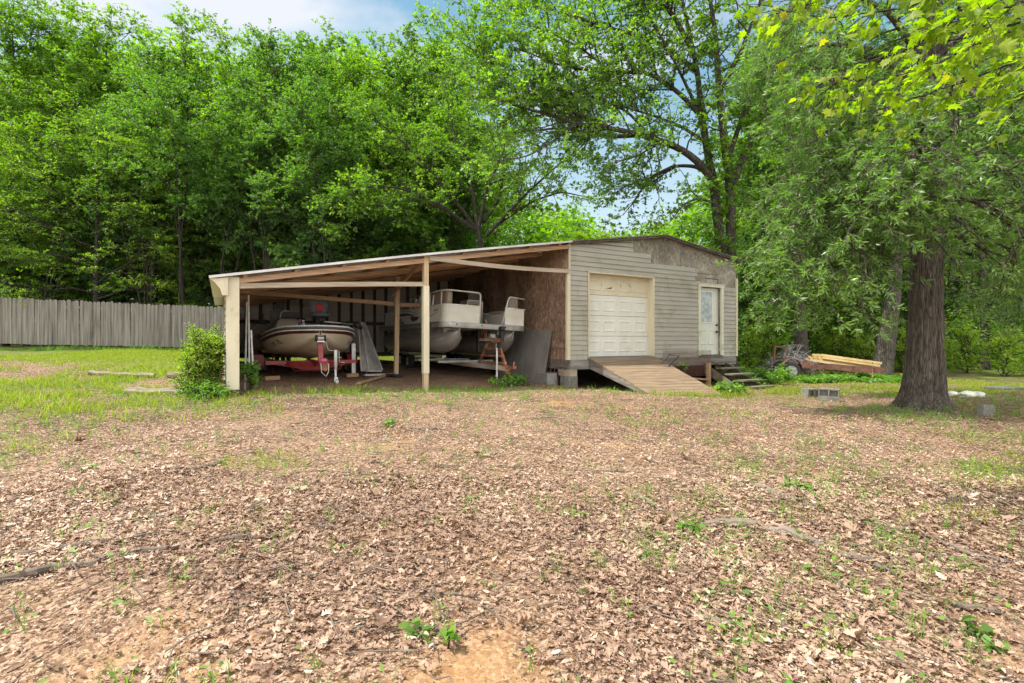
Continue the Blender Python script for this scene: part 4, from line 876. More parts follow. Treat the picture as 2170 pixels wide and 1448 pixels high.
B = MB(); B.box(-5.5, -4.9, 4.9, 5.6, -.85, -.62); lone('tool_case', B, M['greydeck'], 'dark case on the dirt behind the brown chair', 'case', (-5.2, 5.2, -.85), True, bevel=.03)
for k, (a, b, lab) in enumerate((((-5.58, .75, -.95), (-5.52, 1.6, .83), 'taller white pole leaning inside the cream post'), ((-5.50, .9, -.55), (-5.50, 1.3, .95), 'second white pole leaning inside the cream post'), ((-5.45, .6, -.55), (-5.48, .7, .22), 'short white pole leaning inside the cream post'))):
    lone('conduit_pole', MB().tube([a, b], .017, 8), M['white'], lab, 'pole', a, True, 'white poles inside the lean-to')
# folded white metal sheets
ms = thing('metal_trim_sheet', 'tapering whitish metal sheet standing beside the inner post', 'metal sheet', (-2.55, 3.4, -.9), True)
B = MB(); tp = [(-2.72, 3.75, .52), (-2.67, 3.65, .54), (-2.60, 3.7, .53), (-2.55, 3.72, .52)]; bt = [(-2.80, 3.05, -.78), (-2.62, 2.95, -.78), (-2.46, 3.0, -.78), (-2.20, 3.2, -.77)]
B.loft([tp, [tuple((a + b) / 2 for a, b in zip(p, q)) for p, q in zip(tp, bt)], bt]); B.build('sheet', M['galv'], ms)
for a, b in ((tp[0], bt[0]), (tp[3], bt[3]), (tp[1], bt[1])):
    B = MB(); B.beam(a, b, .03, .02); B.build('edge_fold', M['alu'], ms)
B = MB(); B.beam((-2.92, 3.4, -.85), (-2.90, 3.5, -.05), .10, .02, up=(0, 1, 0)); lone('metal_strip', B, M['galv'], 'narrow metal strip standing left of the tapering sheet', 'metal strip', (-3.2, 3.5, -.85), True)
ld = thing('aluminium_ladder', 'aluminium ladder standing against the back studs', 'ladder', (-3.0, 7.4, -.6), True)
for u in (-3.62, -3.2): B = MB(); B.beam((u, 7.5, .18), (u, 7.75, 1.35), .03, .08, up=(0, 1, 0)); B.build('side_rail', M['alu'], ld)
for z in (.3, .6, .9, 1.2): B = MB(); B.tube([(-3.62, 7.55 + z * .16, z), (-3.2, 7.55 + z * .16, z)], .017, 8); B.build('rung', M['alu'], ld)
for k, (u, h, lab) in enumerate(((-5.0, 1.35, 'left one of the boards propped against the back studs'), (-4.82, 1.55, 'tallest board propped against the back studs'), (-4.66, 1.1, 'shorter board propped against the back studs'))):
    B = MB(); B.beam((u + .55, 7.3, -.65), (u + .55, 7.75, h - .15), .14, .03, up=(0, 1, 0)); lone('propped_board', B, M['skirt'], lab, 'board', (u + .55, 7.3, -.65), True, 'boards propped at the back of the lean-to')
B = MB(); B.tube([(-4.22, 7.7, .98), (-4.34, 7.7, .86), (-4.2, 7.7, .62), (-4.12, 7.68, .42), (-3.95, 7.66, .40)], .013, 6); lone('hanging_cable', B, M['white'], 'pale cable hanging on the back studs', 'cable', (-4.2, 7.7, .5), True)
B = MB(); B.beam((-3.35, 1.0, g1(*W(-3.35, 1.0)[:2]) + .04), (-1.75, 3.5, g1(*W(-1.75, 3.5)[:2]) + .05), .09, .045); lone('fallen_board', B, M['newlumber'] if False else M['lumber_v'], 'long loose board on the dirt beside the inner post', 'board', (-2.5, 2.2, -.95), True)
for (u, v, lab) in ((-4.98, 2.35, 'wooden wheel chock left of the trailer jack'), (-3.02, 3.15, 'wooden wheel chock by the right trailer tyre')):
    z = g1(*W(u, v)[:2]); B = MB(); B.beam((u - .15, v, z + .04), (u + .16, v + .03, z + .05), .14, .09); lone('wood_chock', B, M['lumber_v'], lab, 'wood block', (u, v, z), True, bevel=.005)
B = MB(); rc = random.Random(8)
c = W(-2.08, 2.55); B.tube([(c.x + rc.uniform(-.25, .25), c.y + rc.uniform(-.25, .25), g1(c.x, c.y) + rc.uniform(.02, .09)) for k in range(26)], .014, 5); lone('coiled_hose', B, M['black'], 'tangled black hose at the foot of the inner post', 'hose', (c.x, c.y, -.95))
B = MB(); z = g1(*W(-2.4, 3.1)[:2]); B.box(-2.75, -2.15, 2.9, 3.3, z, z + .05); B.tube([(-2.7, 2.95, z + .03), (-2.7, 2.9, z + .13), (-2.3, 2.9, z + .12)], .015, 6); lone('hand_truck', B, M['galv'], 'grey metal cart base under the tapering sheet', 'cart', (-2.4, 3.1, z), True)

# ================================================================ RIGHT-HAND YARD
ux = Vector((.95, -.31, 0)).normalized(); uyv = Vector((.31, .95, 0)).normalized()
T0 = Vector((9.35, 17.0, g1(9.4, 17.0)))
def TT(a, b, z): return T0 + ux * a * .78 + uyv * b + Vector((0, 0, z))
ut = thing('utility_trailer', 'rusty flat trailer loaded with lumber under the trees', 'trailer', tuple(T0))
B = MB(); B.beam(TT(.45, 0, .46), TT(1.5, 0, .44), .05, .14); B.beam(TT(1.45, -.05, .47), TT(3.35, 0, .34), .06, .19); B.build('side_beam', M['rustdark'], ut)
B = MB(); B.beam(TT(.45, 1.5, .46), TT(3.3, 1.4, .36), .05, .16); B.build('side_beam', M['rustdark'], ut)
B = MB(); B.add([TT(.45, 0, .53), TT(3.3, 0, .42), TT(3.3, 1.4, .43), TT(.45, 1.5, .54)], [(0, 1, 2, 3)]); B.build('bed', M['rustdark'], ut)
B = MB(); B.beam(TT(3.2, .2, .36), TT(3.65, .5, .36), .07, .08); B.tube([TT(3.02, -.05, .62), TT(3.02, -.05, -.02)], .022, 6); B.build('hitch', M['rust'], ut)
wheel(ut, TT(.02, -.05, .30), .30, .2, M['galv'], (-.31, -.95, 0)); wheel(ut, TT(.02, 1.45, .30), .30, .2, M['galv'], (-.31, -.95, 0))
B = MB(); pr = [TT(.05 + .40 * math.cos(a), -.16, .30 + .42 * math.sin(a)) for a in np.linspace(.2, math.pi - .2, 12)]
B.loft([[p, p + uyv * .28] for p in pr]); B.prism([TT(.42, -.1, .40), TT(.78, -.1, .40), TT(.72, -.1, .62), TT(.58, -.1, .70), TT(.46, -.1, .62)], uyv * .03); B.build('fender', M['rustdark'], ut)
lab_l = ['topmost pale board of the lumber on the rusty trailer', 'front yellow board of the lumber on the rusty trailer', 'yellow board in the lumber pile on the rusty trailer']
k = 0
for j in range(3):
    for i in range(5):
        if j == 2 and i > 2: continue
        a0 = .85 + .12 * ((i * 7 + j * 3) % 4) + .1 * j; a1 = a0 + 1.95 + .1 * ((i * 5 + j) % 3); b = .25 + .17 * i + .05 * j; z = .55 + .085 * j
        B = MB(); B.beam(TT(a0, b, z + .12), TT(a1, b - .12, z - .13), .14, .075)
        lb = lab_l[0] if (j == 2 and i == 0) else lab_l[1] if (j == 0 and i == 0) else lab_l[2]
        lone('lumber_board', B, M['newlumber'], lb, 'board', tuple(TT(a0, b, z)), False, 'lumber on the rusty trailer' if lb == lab_l[2] else 'lumber on the rusty trailer'); k += 1
B = MB(); rb = random.Random(4); c = Vector((10.35, 18.6, g1(10.3, 18.6)))
for k in range(420):
    a = rb.uniform(0, 6.28); r_ = rb.uniform(0, .85); h = rb.uniform(.05, .95) * (1.15 - r_); p = c + Vector((r_ * math.cos(a) * 1.25 - .1, r_ * math.sin(a) * .7, h + .15)); d = Vector((rb.uniform(-1, 1), rb.uniform(-1, 1), rb.uniform(-.2, .8))) * .3
    B.tube([p - d, p + Vector((rb.uniform(-.05, .05), 0, rb.uniform(-.05, .05))), p + d], [.009, .008, .004], 3, False)
lone('brush_pile', B, M['brush'], 'pile of grey dry branches behind the trailer lumber', 'brush pile', tuple(c))
fr_ = thing('rusty_frame', 'rusty upright metal frame left of the trailer wheel', 'metal frame', (9.75, 18.5, g1(9.7, 18.5)))
zz = g1(9.7, 18.5)
for x, h in ((9.62, 1.15), (10.0, 1.1)): B = MB(); B.tube([(x - .04, 18.5, zz), (x, 18.5, zz + h)], .03, 6); B.build('upright', M['rust'], fr_)
for h in (.72, 1.1): B = MB(); B.tube([(9.6, 18.5, zz + h), (10.02, 18.5, zz + h - .02)], .022, 6); B.build('crossbar', M['rust'], fr_)
def put_block(x, y, rot, lab, stand=False, mm='block'):
    z = g1(x, y); B = cinder(-.2, .2, -.1, .1, 0, .2) if not stand else MB().box(-.13, .13, -.05, .05, -.04, .19)
    o = lone('cinder_block', B, M[mm], lab, 'block', (0, 0, 0), False, bevel=.004); o.location = (x, y, z - .01); o.rotation_euler = (0.03, .04, rot); return o
put_block(7.15, 12.1, .35, 'hollow cinder block lying left of another in the grass by the steps')
B_ = put_block(7.05, 11.25, -.6, 'hollow cinder block on top of a solid one near the big oak'); B_.location.z += .10
o = lone('paver_block', MB().box(-.2, .2, -.1, .1, 0, .11), M['block'], 'flat solid block under a hollow cinder block', 'block', (0, 0, 0)); o.location = (7.02, 11.2, g1(7, 11.2) - .01); o.rotation_euler = (0, 0, -.55)
put_block(8.2, 8.75, .25, 'buff block standing on edge right of the oak roots', True)
rk = random.Random(6)
for k, (x, y, s, lab) in enumerate(((10.62, 12.2, .13, 'low white rock nearest the oak trunk'), (10.9, 12.1, .17, 'tallest white rock in the grass right of the oak'), (11.2, 12.2, .15, 'white rock farthest right of the oak'))):
    B = MB(); B.sphere((0, 0, 0), 1, 1, 1, 12, 8); B.v = [(x_ * s * 1.3 * (1 + .25 * math.sin(3 * x_ + 5 * z_ + k)), y_ * s * (1 + .2 * math.cos(4 * y_ + k)), max(z_, -.3) * s * .55 * (1 + .3 * math.sin(4 * x_ + 3 * y_))) for x_, y_, z_ in B.v]
    o = lone('rock', B, M['rock'], lab, 'rock', (0, 0, 0), False, 'white rocks'); o.location = (x, y, g1(x, y) + .03)
o = lone('paving_slab', MB().box(-.45, .45, -.25, .25, 0, .06), M['greydeck'], 'dark flat slab lying beyond the white rocks', 'slab', (0, 0, 0), bevel=.01); o.location = (13.3, 13.6, g1(13.3, 13.6) + .01); o.rotation_euler = (0, 0, .2)
# landscape timbers in the left grass
for k, (a, b, r_, lab) in enumerate((((-7.05, 9.25), (-5.05, 9.35), .085, 'rotten timber edging lying nearest the leafy bush'), ((-7.9, 11.6), (-6.75, 11.9), .075, 'greyed timber with its cut end raised in the grass'), ((-9.6, 11.5), (-8.2, 11.6), .06, 'half hidden timber deep in the left grass'))):
    B = MB(); n_ = 10; pts = []
    for i in range(n_ + 1):
        t = i / n_; x = a[0] + (b[0] - a[0]) * t; y = a[1] + (b[1] - a[1]) * t
        pts.append((x, y, g1(x, y) + .06 + (.12 * t if k == 1 else 0) + .012 * math.sin(i * 2.2 + k)))
    B.tube(pts, [r_ * (1 + .12 * math.sin(i * 1.7 + k)) for i in range(n_ + 1)], 9); lone('landscape_timber', B, M['log'], lab, 'timber', pts[0])
# fallen branches and surface roots in the leaves
def gpt(x, y):
    """where the eye's ray through a photograph pixel meets the ground"""
    d = Vector(((x - 1085) / F, 1, (723 - y) / F)); t = .8
    for _ in range(400):
        p = d * t
        if p.z < g1(p.x, p.y): break
        t += .03
    return p
def branch(pix, r0, r1, lab, m='stick', nm='fallen_branch', n=4):
    pts = []
    for x, y in pix: p = gpt(x, y); pts.append((p.x, p.y, g1(p.x, p.y) + r0 * .55))
    q = []; rr = random.Random(len(pix) + int(pix[0][0]))
    for a, b in zip(pts, pts[1:]):
        for i in range(n): t = i / n; q.append(Vector(a).lerp(Vector(b), t) + Vector((rr.uniform(-1, 1), rr.uniform(-1, 1), rr.uniform(-.5, .6))) * r0 * .7)
    q.append(Vector(pts[-1])); rs = [r0 + (r1 - r0) * i / (len(q) - 1) for i in range(len(q))]
    B = MB(); B.tube(q, [r * rr.uniform(.85, 1.15) for r in rs], 8); return lone(nm, B, M[m], lab, 'branch', tuple(q[0]))
branch([(-60, 1248), (110, 1215), (230, 1190), (330, 1170), (440, 1155), (590, 1138)], .026, .010, 'long thin branch running in from the left edge across the leaves')
branch([(20, 1180), (180, 1162), (330, 1132), (420, 1122)], .016, .008, 'half buried stick just above the long thin branch')
branch([(360, 1002), (420, 996), (474, 984)], .03, .016, 'crooked brown stick lying on the bare clay left of centre')
branch([(1480, 1112), (1560, 1118), (1650, 1130), (1710, 1150), (1770, 1176), (1850, 1203), (1880, 1215)], .036, .018, 'thick grey curved branch with a dark broken end on the leaves')
branch([(1590, 1030), (1650, 1052), (1740, 1085), (1850, 1110), (1960, 1140), (2060, 1180), (2190, 1205)], .028, .016, 'long pale root behind the thick curved branch')
branch([(1340, 1048), (1400, 1080), (1440, 1100)], .022, .012, 'short pale root left of the thick curved branch')
branch([(1480, 1312), (1530, 1328), (1560, 1338)], .022, .012, 'short dark stick near the bottom edge of the leaves')
branch([(2025, 1292), (2080, 1300), (2120, 1302)], .016, .012, 'straight dark stick beside a green sprout')
branch([(1200, 996), (1280, 1000), (1365, 1002)], .012, .008, 'thin straight stick in the middle of the leaf litter')
branch([(860, 1243), (930, 1258), (1010, 1268)], .010, .006, 'thin forked twig on the leaves at centre')
branch([(800, 905), (870, 908), (950, 912)], .018, .010, 'dark stick lying in front of the carport')
# ================================================================ PLANTS: branching and leaves in arrays
def unit(a): return a / np.maximum(np.linalg.norm(a, axis=-1, keepdims=True), 1e-9)
def basis(T):
    ref = np.where(np.abs(T[..., 2:3]) > .9, np.array([1., 0, 0]), np.array([0, 0, 1.]))
    A = unit(np.cross(T, ref)); return A, np.cross(T, A)
def away(T, ang, az):
    A, Bq = basis(T); return np.cos(ang)[..., None] * T + np.sin(ang)[..., None] * (np.cos(az)[..., None] * A + np.sin(az)[..., None] * Bq)
def tubes(P, Rr, n):
    """P (N,k,3) polylines, Rr (N,k) radii -> verts, quads"""
    N_, k = P.shape[:2]; T = np.empty_like(P); T[:, 1:-1] = P[:, 2:] - P[:, :-2]; T[:, 0] = P[:, 1] - P[:, 0]; T[:, -1] = P[:, -1] - P[:, -2]; T = unit(T)
    a0, _ = basis(T[:, :1]); A = unit(a0 - T * (a0 * T).sum(-1, keepdims=True)); Bq = np.cross(T, A)
    th = 2 * np.pi * np.arange(n) / n
    V = P[:, :, None] + Rr[:, :, None, None] * (A[:, :, None] * np.cos(th)[:, None] + Bq[:, :, None] * np.sin(th)[:, None])
    ix = np.arange(N_ * k * n).reshape(N_, k, n); nx_ = np.roll(ix, -1, 2)
    Q = np.stack([ix[:, :-1], nx_[:, :-1], nx_[:, 1:], ix[:, 1:]], -1).reshape(-1, 4)
    return V.reshape(-1, 3), Q
def resample(pts, m):
    pts = np.asarray(pts, float); d = np.concatenate([[0], np.cumsum(np.linalg.norm(np.diff(pts, axis=0), axis=1))]); t = np.linspace(0, d[-1], m)
    # smooth (Catmull-like) by quadratic blending
    p = np.stack([np.interp(t, d, pts[:, i]) for i in range(3)], 1)
    for _ in range(2): p[1:-1] = (p[:-2] + 2 * p[1:-1] + p[2:]) / 4
    return p, d[-1]
class Geo:
    def __init__(s): s.V = []; s.F = {}; s.n = 0; s.T = {}
    def add(s, V, Fq, tone=None):
        s.V.append(V); k = Fq.shape[1]; s.F.setdefault(k, []).append(Fq + s.n); s.n += len(V)
        s.T.setdefault(k, []).append(np.zeros(len(Fq)) if tone is None else tone)
    def mesh(s, name, m, smooth=False):
        ks = sorted(s.F); return np_mesh(name, np.concatenate(s.V), [np.concatenate(s.F[k]) for k in ks], m, np.concatenate([np.concatenate(s.T[k]) for k in ks]), smooth)
def leaf_quads(p, d, nrm, L_, W_):
    s = unit(np.cross(d, nrm)); d = unit(d); L_ = L_[:, None]; W_ = W_[:, None]; up = np.cross(s, d)
    V = np.stack([p, p + d * L_ * .42 + s * W_ * .5 + up * W_ * .10, p + d * L_ - up * L_ * .06, p + d * L_ * .42 - s * W_ * .5 + up * W_ * .10], 1)
    return V.reshape(-1, 3), np.arange(len(p) * 4).reshape(-1, 4)
DEF = dict(d2=2.2, l2=1.6, up2=.15, flat2=.8, bend2=.05, m3=7, l3=.6, up3=.05, flat3=.7, bend3=-.1, q=9, ll=.12, lw=.065, leafup=.7, droop=.15, t0=.25, twigs=True, tuft=0.0)
def grow(limbs, rng, **kw):
    s = dict(DEF); s.update(kw); wood, crown = Geo(), Geo()
    P0, T0_, t_, r_ = [], [], [], []
    for L0 in limbs:
        pts, rad = L0[0], L0[1]; lf = L0[2] if len(L0) > 2 else 1.0
        m = max(6, min(26, int(len(pts) * 5))); p, ln = resample(pts, m); rr = np.interp(np.linspace(0, 1, m), np.linspace(0, 1, len(rad)), rad)
        if len(L0) < 4:
            V, Q = tubes(p[None], rr[None], 10 if rr[0] > .12 else 7); wood.add(V, Q)
        if lf <= 0: continue
        n = max(2, int(ln * s['d2'] * lf)); t = s['t0'] + (1.0 - s['t0']) * rng.random(n) ** .85; t[0] = .995
        f = t * (m - 1); i = np.minimum(f.astype(int), m - 2); P0.append(p[i] + (p[i + 1] - p[i]) * (f - i)[:, None]); T0_.append(unit(p[i + 1] - p[i])); t_.append(t); r_.append(np.interp(t, np.linspace(0, 1, m), rr))
    P0, T0_, t_, r_ = (np.concatenate(a) for a in (P0, T0_, t_, r_)); n2 = len(P0)
    d = away(T0_, np.radians(rng.uniform(30, 80, n2)) * (t_ < .99), rng.uniform(0, 2 * np.pi, n2)); d[:, 2] = d[:, 2] * s['flat2'] + s['up2']; d = unit(d)
    ln2 = s['l2'] * rng.uniform(.55, 1.25, n2) * (1.15 - .5 * t_)
    u = np.linspace(0, 1, 5); P2 = P0[:, None] + d[:, None] * (ln2[:, None, None] * u[None, :, None]); P2[:, :, 2] += s['bend2'] * ln2[:, None] * (u ** 2)[None]
    P2[:, 1:-1] += rng.normal(0, .035, (n2, 3, 3)) * ln2[:, None, None]
    r2 = np.minimum(r_ * .6, .012 + .012 * ln2)[:, None] * np.linspace(1, .3, 5)[None]
    V, Q = tubes(P2, r2, 5); wood.add(V, Q)
    m3 = s['m3']; t3 = rng.uniform(.12, 1.0, (n2, m3)); t3[:, 0] = 1.0; f = t3 * 4; i = np.minimum(f.astype(int), 3); ar = np.arange(n2)[:, None]
    P3 = P2[ar, i] + (P2[ar, i + 1] - P2[ar, i]) * (f - i)[..., None]; T3 = unit(P2[ar, i + 1] - P2[ar, i]); n3 = n2 * m3; P3, T3 = P3.reshape(-1, 3), T3.reshape(-1, 3)
    d3 = away(T3, np.radians(rng.uniform(25, 75, n3)), rng.uniform(0, 2 * np.pi, n3)); d3[:, 2] = d3[:, 2] * s['flat3'] + s['up3']; d3 = unit(d3); l3 = s['l3'] * rng.uniform(.5, 1.3, n3)
    u = np.linspace(0, 1, 3); Pt = P3[:, None] + d3[:, None] * (l3[:, None, None] * u[None, :, None]); Pt[:, :, 2] += s['bend3'] * l3[:, None] * (u ** 2)[None]
    if s['twigs']:
        V, Q = tubes(Pt, np.repeat(np.array([[.006, .004, .002]]), n3, 0), 3); wood.add(V, Q)
    q = s['q']; tt = rng.uniform(.08, 1.05, (n3, q)); 
    if s['tuft'] > 0: tt = np.where(rng.random((n3, q)) < s['tuft'], rng.uniform(.8, 1.02, (n3, q)), tt)
    pos = (P3[:, None] + d3[:, None] * (l3[:, None] * tt)[..., None]); pos[..., 2] += s['bend3'] * l3[:, None] * tt ** 2
    nl = n3 * q; pos = pos.reshape(-1, 3) + rng.normal(0, .012, (nl, 3)); td = np.repeat(d3, q, 0)
    ld = away(td, np.radians(rng.uniform(25, 80, nl)), rng.uniform(0, 2 * np.pi, nl)); ld[:, 2] = ld[:, 2] * .7 - s['droop']; ld = unit(ld)
    nr = rng.normal(0, 1, (nl, 3)) * (1 - s['leafup']); nr[:, 2] += s['leafup']; nr = unit(nr)
    sz = rng.uniform(.6, 1.3, nl); V, Q = leaf_quads(pos, ld, nr, s['ll'] * sz, s['lw'] * sz)
    tone = np.clip(.45 + .17 * np.repeat(rng.normal(0, 1, n2), m3 * q) + .16 * rng.normal(0, 1, nl), 0, 1); crown.add(V, Q, tone)
    return wood, crown
def forest_tree(seed, H, r0, c0, spread, nl, top=.35, low=.75, elev=(15, 55), wig=.03, lean=0.0, nst=1, **kw):
    rng = np.random.default_rng(seed); limbs = []
    for sidx in range(nst):
        h = np.linspace(0, 1, 9); az0 = rng.uniform(0, 6.28); ls = lean if nst == 1 else .10 + .05 * sidx
        p = np.stack([np.cos(az0) * ls * H * h ** 1.4 + np.cumsum(rng.normal(0, wig, 9)) * H * .12 * (h > 0), np.sin(az0) * ls * H * h ** 1.4 + np.cumsum(rng.normal(0, wig, 9)) * H * .12 * (h > 0), h * H - .35], 1)
        rad = r0 * (1 - .93 * h ** .9) / (1 if nst == 1 else 1.3); rad[0] *= 1.35
        limbs.append((p, rad, 0.0)); pf, _ = resample(p, 40); limbs.append((pf[22:], [.02] * 18, .9, 'leaf only'))
        for k in range(nl // nst):
            f = c0 + (1 - c0) * (k + rng.random()) / (nl // nst); f = min(f, .97); i = int(f * 39); az = k * 2.4 + rng.uniform(-.6, .6) + sidx
            g = (f - c0) / (1 - c0); L_ = spread * (low + (1 - low) * min(1, g / .35)) * (1 - (1 - top) * max(0, (g - .35) / .65)) * rng.uniform(.7, 1.15)
            el = math.radians(rng.uniform(*elev) + 18 * g); d = np.array([math.cos(az) * math.cos(el), math.sin(az) * math.cos(el), math.sin(el)])
            u = np.linspace(0, 1, 5)[:, None]; q = pf[i] + d * L_ * u + np.array([0, 0, -.10 * L_]) * u ** 2 + rng.normal(0, .03, (5, 3)) * L_ * (u > 0)
            rl = max(.02, .42 * np.interp(f, np.linspace(0, 1, 9), rad)); limbs.append((q, np.linspace(rl, .012, 5)))
    return grow(limbs, rng, **kw)
PROTO = {}
def proto(key, wc, mb_, ml): PROTO[key] = (wc[0].mesh(key + '_trunk', M[mb_], True), wc[1].mesh(key + '_crown', M[ml]))
def tree(name, key, x, y, label, cat='tree', sc=1.0, rot=0.0, group=None, dz=0.0, squash=1.0):
    o = bpy.data.objects.new(name, None); COL.objects.link(o); o.location = (x, y, g1(x, y) + dz); o.rotation_euler = (0, 0, rot); o.scale = (sc, sc, sc * squash); setp(o, label, cat, group)
    link('trunk', PROTO[key][0], parent=o); link('crown', PROTO[key][1], parent=o); return o

LEAFY = dict(m3=8, q=16)
proto('elm', forest_tree(11, 17, .17, .16, 4.4, 40, top=.42, low=.8, elev=(5, 40), wig=.06, d2=3.0, l2=1.6, ll=.13, lw=.068, flat3=.35, leafup=.8, **LEAFY), 'bark', 'leaf_a')
proto('hickory', forest_tree(12, 16, .18, .18, 4.0, 36, top=.55, low=.8, elev=(10, 55), wig=.07, d2=2.9, l2=1.5, ll=.15, lw=.082, leafup=.5, droop=.35, **LEAFY), 'bark', 'leaf_b')
proto('gum', forest_tree(13, 17, .15, .20, 3.4, 42, top=.4, low=.8, elev=(15, 60), wig=.05, d2=3.2, l2=1.3, ll=.135, lw=.095, leafup=.55, droop=.25, **LEAFY), 'bark_grey', 'leaf_g')
proto('feathery', forest_tree(14, 9.2, .17, .24, 4.4, 34, top=.75, low=.8, elev=(2, 30), d2=3.0, l2=1.6, flat2=.45, up2=.06, bend2=-.12, ll=.10, lw=.042, flat3=.25, leafup=.85, m3=9, q=14), 'bark', 'leaf_f')
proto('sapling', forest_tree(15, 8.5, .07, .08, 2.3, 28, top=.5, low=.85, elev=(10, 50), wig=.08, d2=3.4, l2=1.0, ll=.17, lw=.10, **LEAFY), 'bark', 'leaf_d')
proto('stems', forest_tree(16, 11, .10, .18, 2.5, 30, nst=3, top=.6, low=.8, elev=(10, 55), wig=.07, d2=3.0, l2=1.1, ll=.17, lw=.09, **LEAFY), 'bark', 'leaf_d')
proto('bare_stems', forest_tree(20, 12.5, .10, .50, 2.4, 24, nst=3, top=.6, low=.8, elev=(15, 55), wig=.06, d2=2.6, l2=1.1, ll=.13, lw=.07, **LEAFY), 'bark', 'leaf_g')
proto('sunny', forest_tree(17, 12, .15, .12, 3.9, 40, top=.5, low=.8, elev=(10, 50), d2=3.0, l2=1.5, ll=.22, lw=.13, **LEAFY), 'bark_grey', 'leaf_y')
proto('shrub', forest_tree(18, 2.2, .03, .05, 1.1, 18, nst=3, top=.8, elev=(10, 60), d2=5, l2=.5, m3=6, l3=.25, q=8, ll=.09, lw=.05), 'bark', 'bush')
proto('cedar', forest_tree(19, 13, .24, .13, 3.3, 34, top=.22, elev=(-8, 12), d2=3.0, l2=1.2, flat2=.35, ll=.10, lw=.030, leafup=.4, flat3=.4, droop=.3, m3=8, q=12), 'bark', 'leaf_d')
gl = 'tall trees behind the board fence'
def at(px, Y): return (px - 1085) / F * Y
rows_ = [
 ('elm', 5, 25.5, 'tall bright elm at the far left end of the board fence', 1.04, .3), ('hickory', 120, 27.5, 'broad leafy tree whose top leaves the picture at upper left', 1.10, 2.1),
 ('elm', 235, 28.5, 'tallest elm, standing just behind the low feathery tree', 1.08, 4.0), ('gum', 330, 25.5, 'dark straight tree right of the low feathery tree', .85, 1.0),
 ('hickory', 405, 27.0, 'drooping leafy tree above the right end of the fence', .98, 3.3), ('elm', 500, 28.5, 'tall elm above the carport eave', .99, 5.2),
 ('gum', 575, 25.5, 'narrow tree rising over the cream corner post', .88, .5), ('hickory', 640, 28.0, 'rounded tree above the bass boat bay', 1.02, 5.8),
 ('gum', 665, 24.5, 'grey trunked slender tree straight above the bass boat', .80, 2.6), ('elm', 760, 28.0, 'spreading elm above the middle of the carport roof', .92, 2.9),
 ('hickory', 860, 29.5, 'leafy tree just left of the many stemmed tree', 1.07, 1.5), ('elm', 960, 33, 'pale topped elm standing farther back behind the many stemmed tree', 1.18, 1.0),
 ('hickory', 925, 31, 'tall dark crowned tree reaching up between the many stemmed tree and the long dark limbs', 1.16, 4.6),
]
for key, px, Y, lab, sc, rot in rows_: tree('broadleaf_tree', key, at(px, Y), Y, lab, sc=sc, rot=rot, group=gl)
tree('feathery_tree', 'feathery', at(215, 23.3), 23.3, 'low feathery leaved tree with a leaning trunk behind the board fence', sc=1.0, rot=.8)
tree('feathery_tree', 'feathery', at(-60, 23.0), 23.0, 'low feathery leaved tree cut off by the left edge of the picture', sc=.95, rot=3.9)
tree('understory_tree', 'feathery', at(430, 26), 26, 'low tree with flat sprays left of the carport roof', sc=.72, rot=5.1)
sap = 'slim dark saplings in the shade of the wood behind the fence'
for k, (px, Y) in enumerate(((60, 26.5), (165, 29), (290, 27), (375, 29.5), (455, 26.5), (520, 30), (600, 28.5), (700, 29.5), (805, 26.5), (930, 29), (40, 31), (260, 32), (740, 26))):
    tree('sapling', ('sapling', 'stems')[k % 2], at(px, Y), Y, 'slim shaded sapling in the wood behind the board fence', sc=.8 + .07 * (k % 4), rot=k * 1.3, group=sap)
for k, (px, lab) in enumerate(((95, 'dark bare stems near the left edge just behind the fence'), (300, 'leaning dark stems just behind the middle of the fence'), (392, 'pale thin forked stems behind the right half of the fence'), (455, 'thin dark stems beside the carport eave'), (560, 'leaning dark stems rising behind the left of the carport roof'), (705, 'dark stems rising behind the middle of the carport roof'))):
    tree('slender_tree', 'bare_stems', at(px, 23.6), 23.6 + .3 * (k % 2), lab, sc=.78 + .06 * (k % 3), rot=k * 1.9, group='slender bare stemmed trees behind the fence')
far = 'back row trees of the wood on the left'
for k, (px, Y) in enumerate(((-120, 29), (60, 34), (180, 35), (310, 34), (440, 34), (560, 35), (690, 34), (820, 36), (920, 38))):
    tree('broadleaf_tree', ('hickory', 'elm', 'gum')[k % 3], at(px, Y), Y, 'back row tree half hidden behind the tall trees by the fence', sc=.93 + .05 * ((k * 3) % 4), rot=k * 2.1, group=far)
# right-hand wood
rr_ = [('gum', 1600, 31, 'narrow tree between the twin trunked tree and the big oak', 1.05, 1.1), ('hickory', 1690, 33, 'tall tree behind the rusty trailer wheel', 1.2, .4), ('elm', 1790, 29, 'elm behind the lumber on the trailer', 1.1, 2.2),
       ('hickory', 1890, 31, 'tall tree hidden behind the big oak trunk', 1.2, 3.0), ('elm', 2010, 32, 'tall elm right of the big oak trunk in the back', 1.15, 4.4), ('gum', 2110, 27, 'grey trunked tree near the right edge of the wood', 1.15, 5.0), ('hickory', 2240, 30, 'leafy tree cut off by the right edge of the picture', 1.2, 1.9)]
for key, px, Y, lab, sc, rot in rr_: tree('broadleaf_tree', key, at(px, Y), Y, lab, sc=sc, rot=rot, group='tall trees of the wood on the right')
tree('cedar_tree', 'cedar', at(2085, 22.5), 22.5, 'dark cedar with flat drooping sprays right of the big oak', sc=.78, rot=.5)
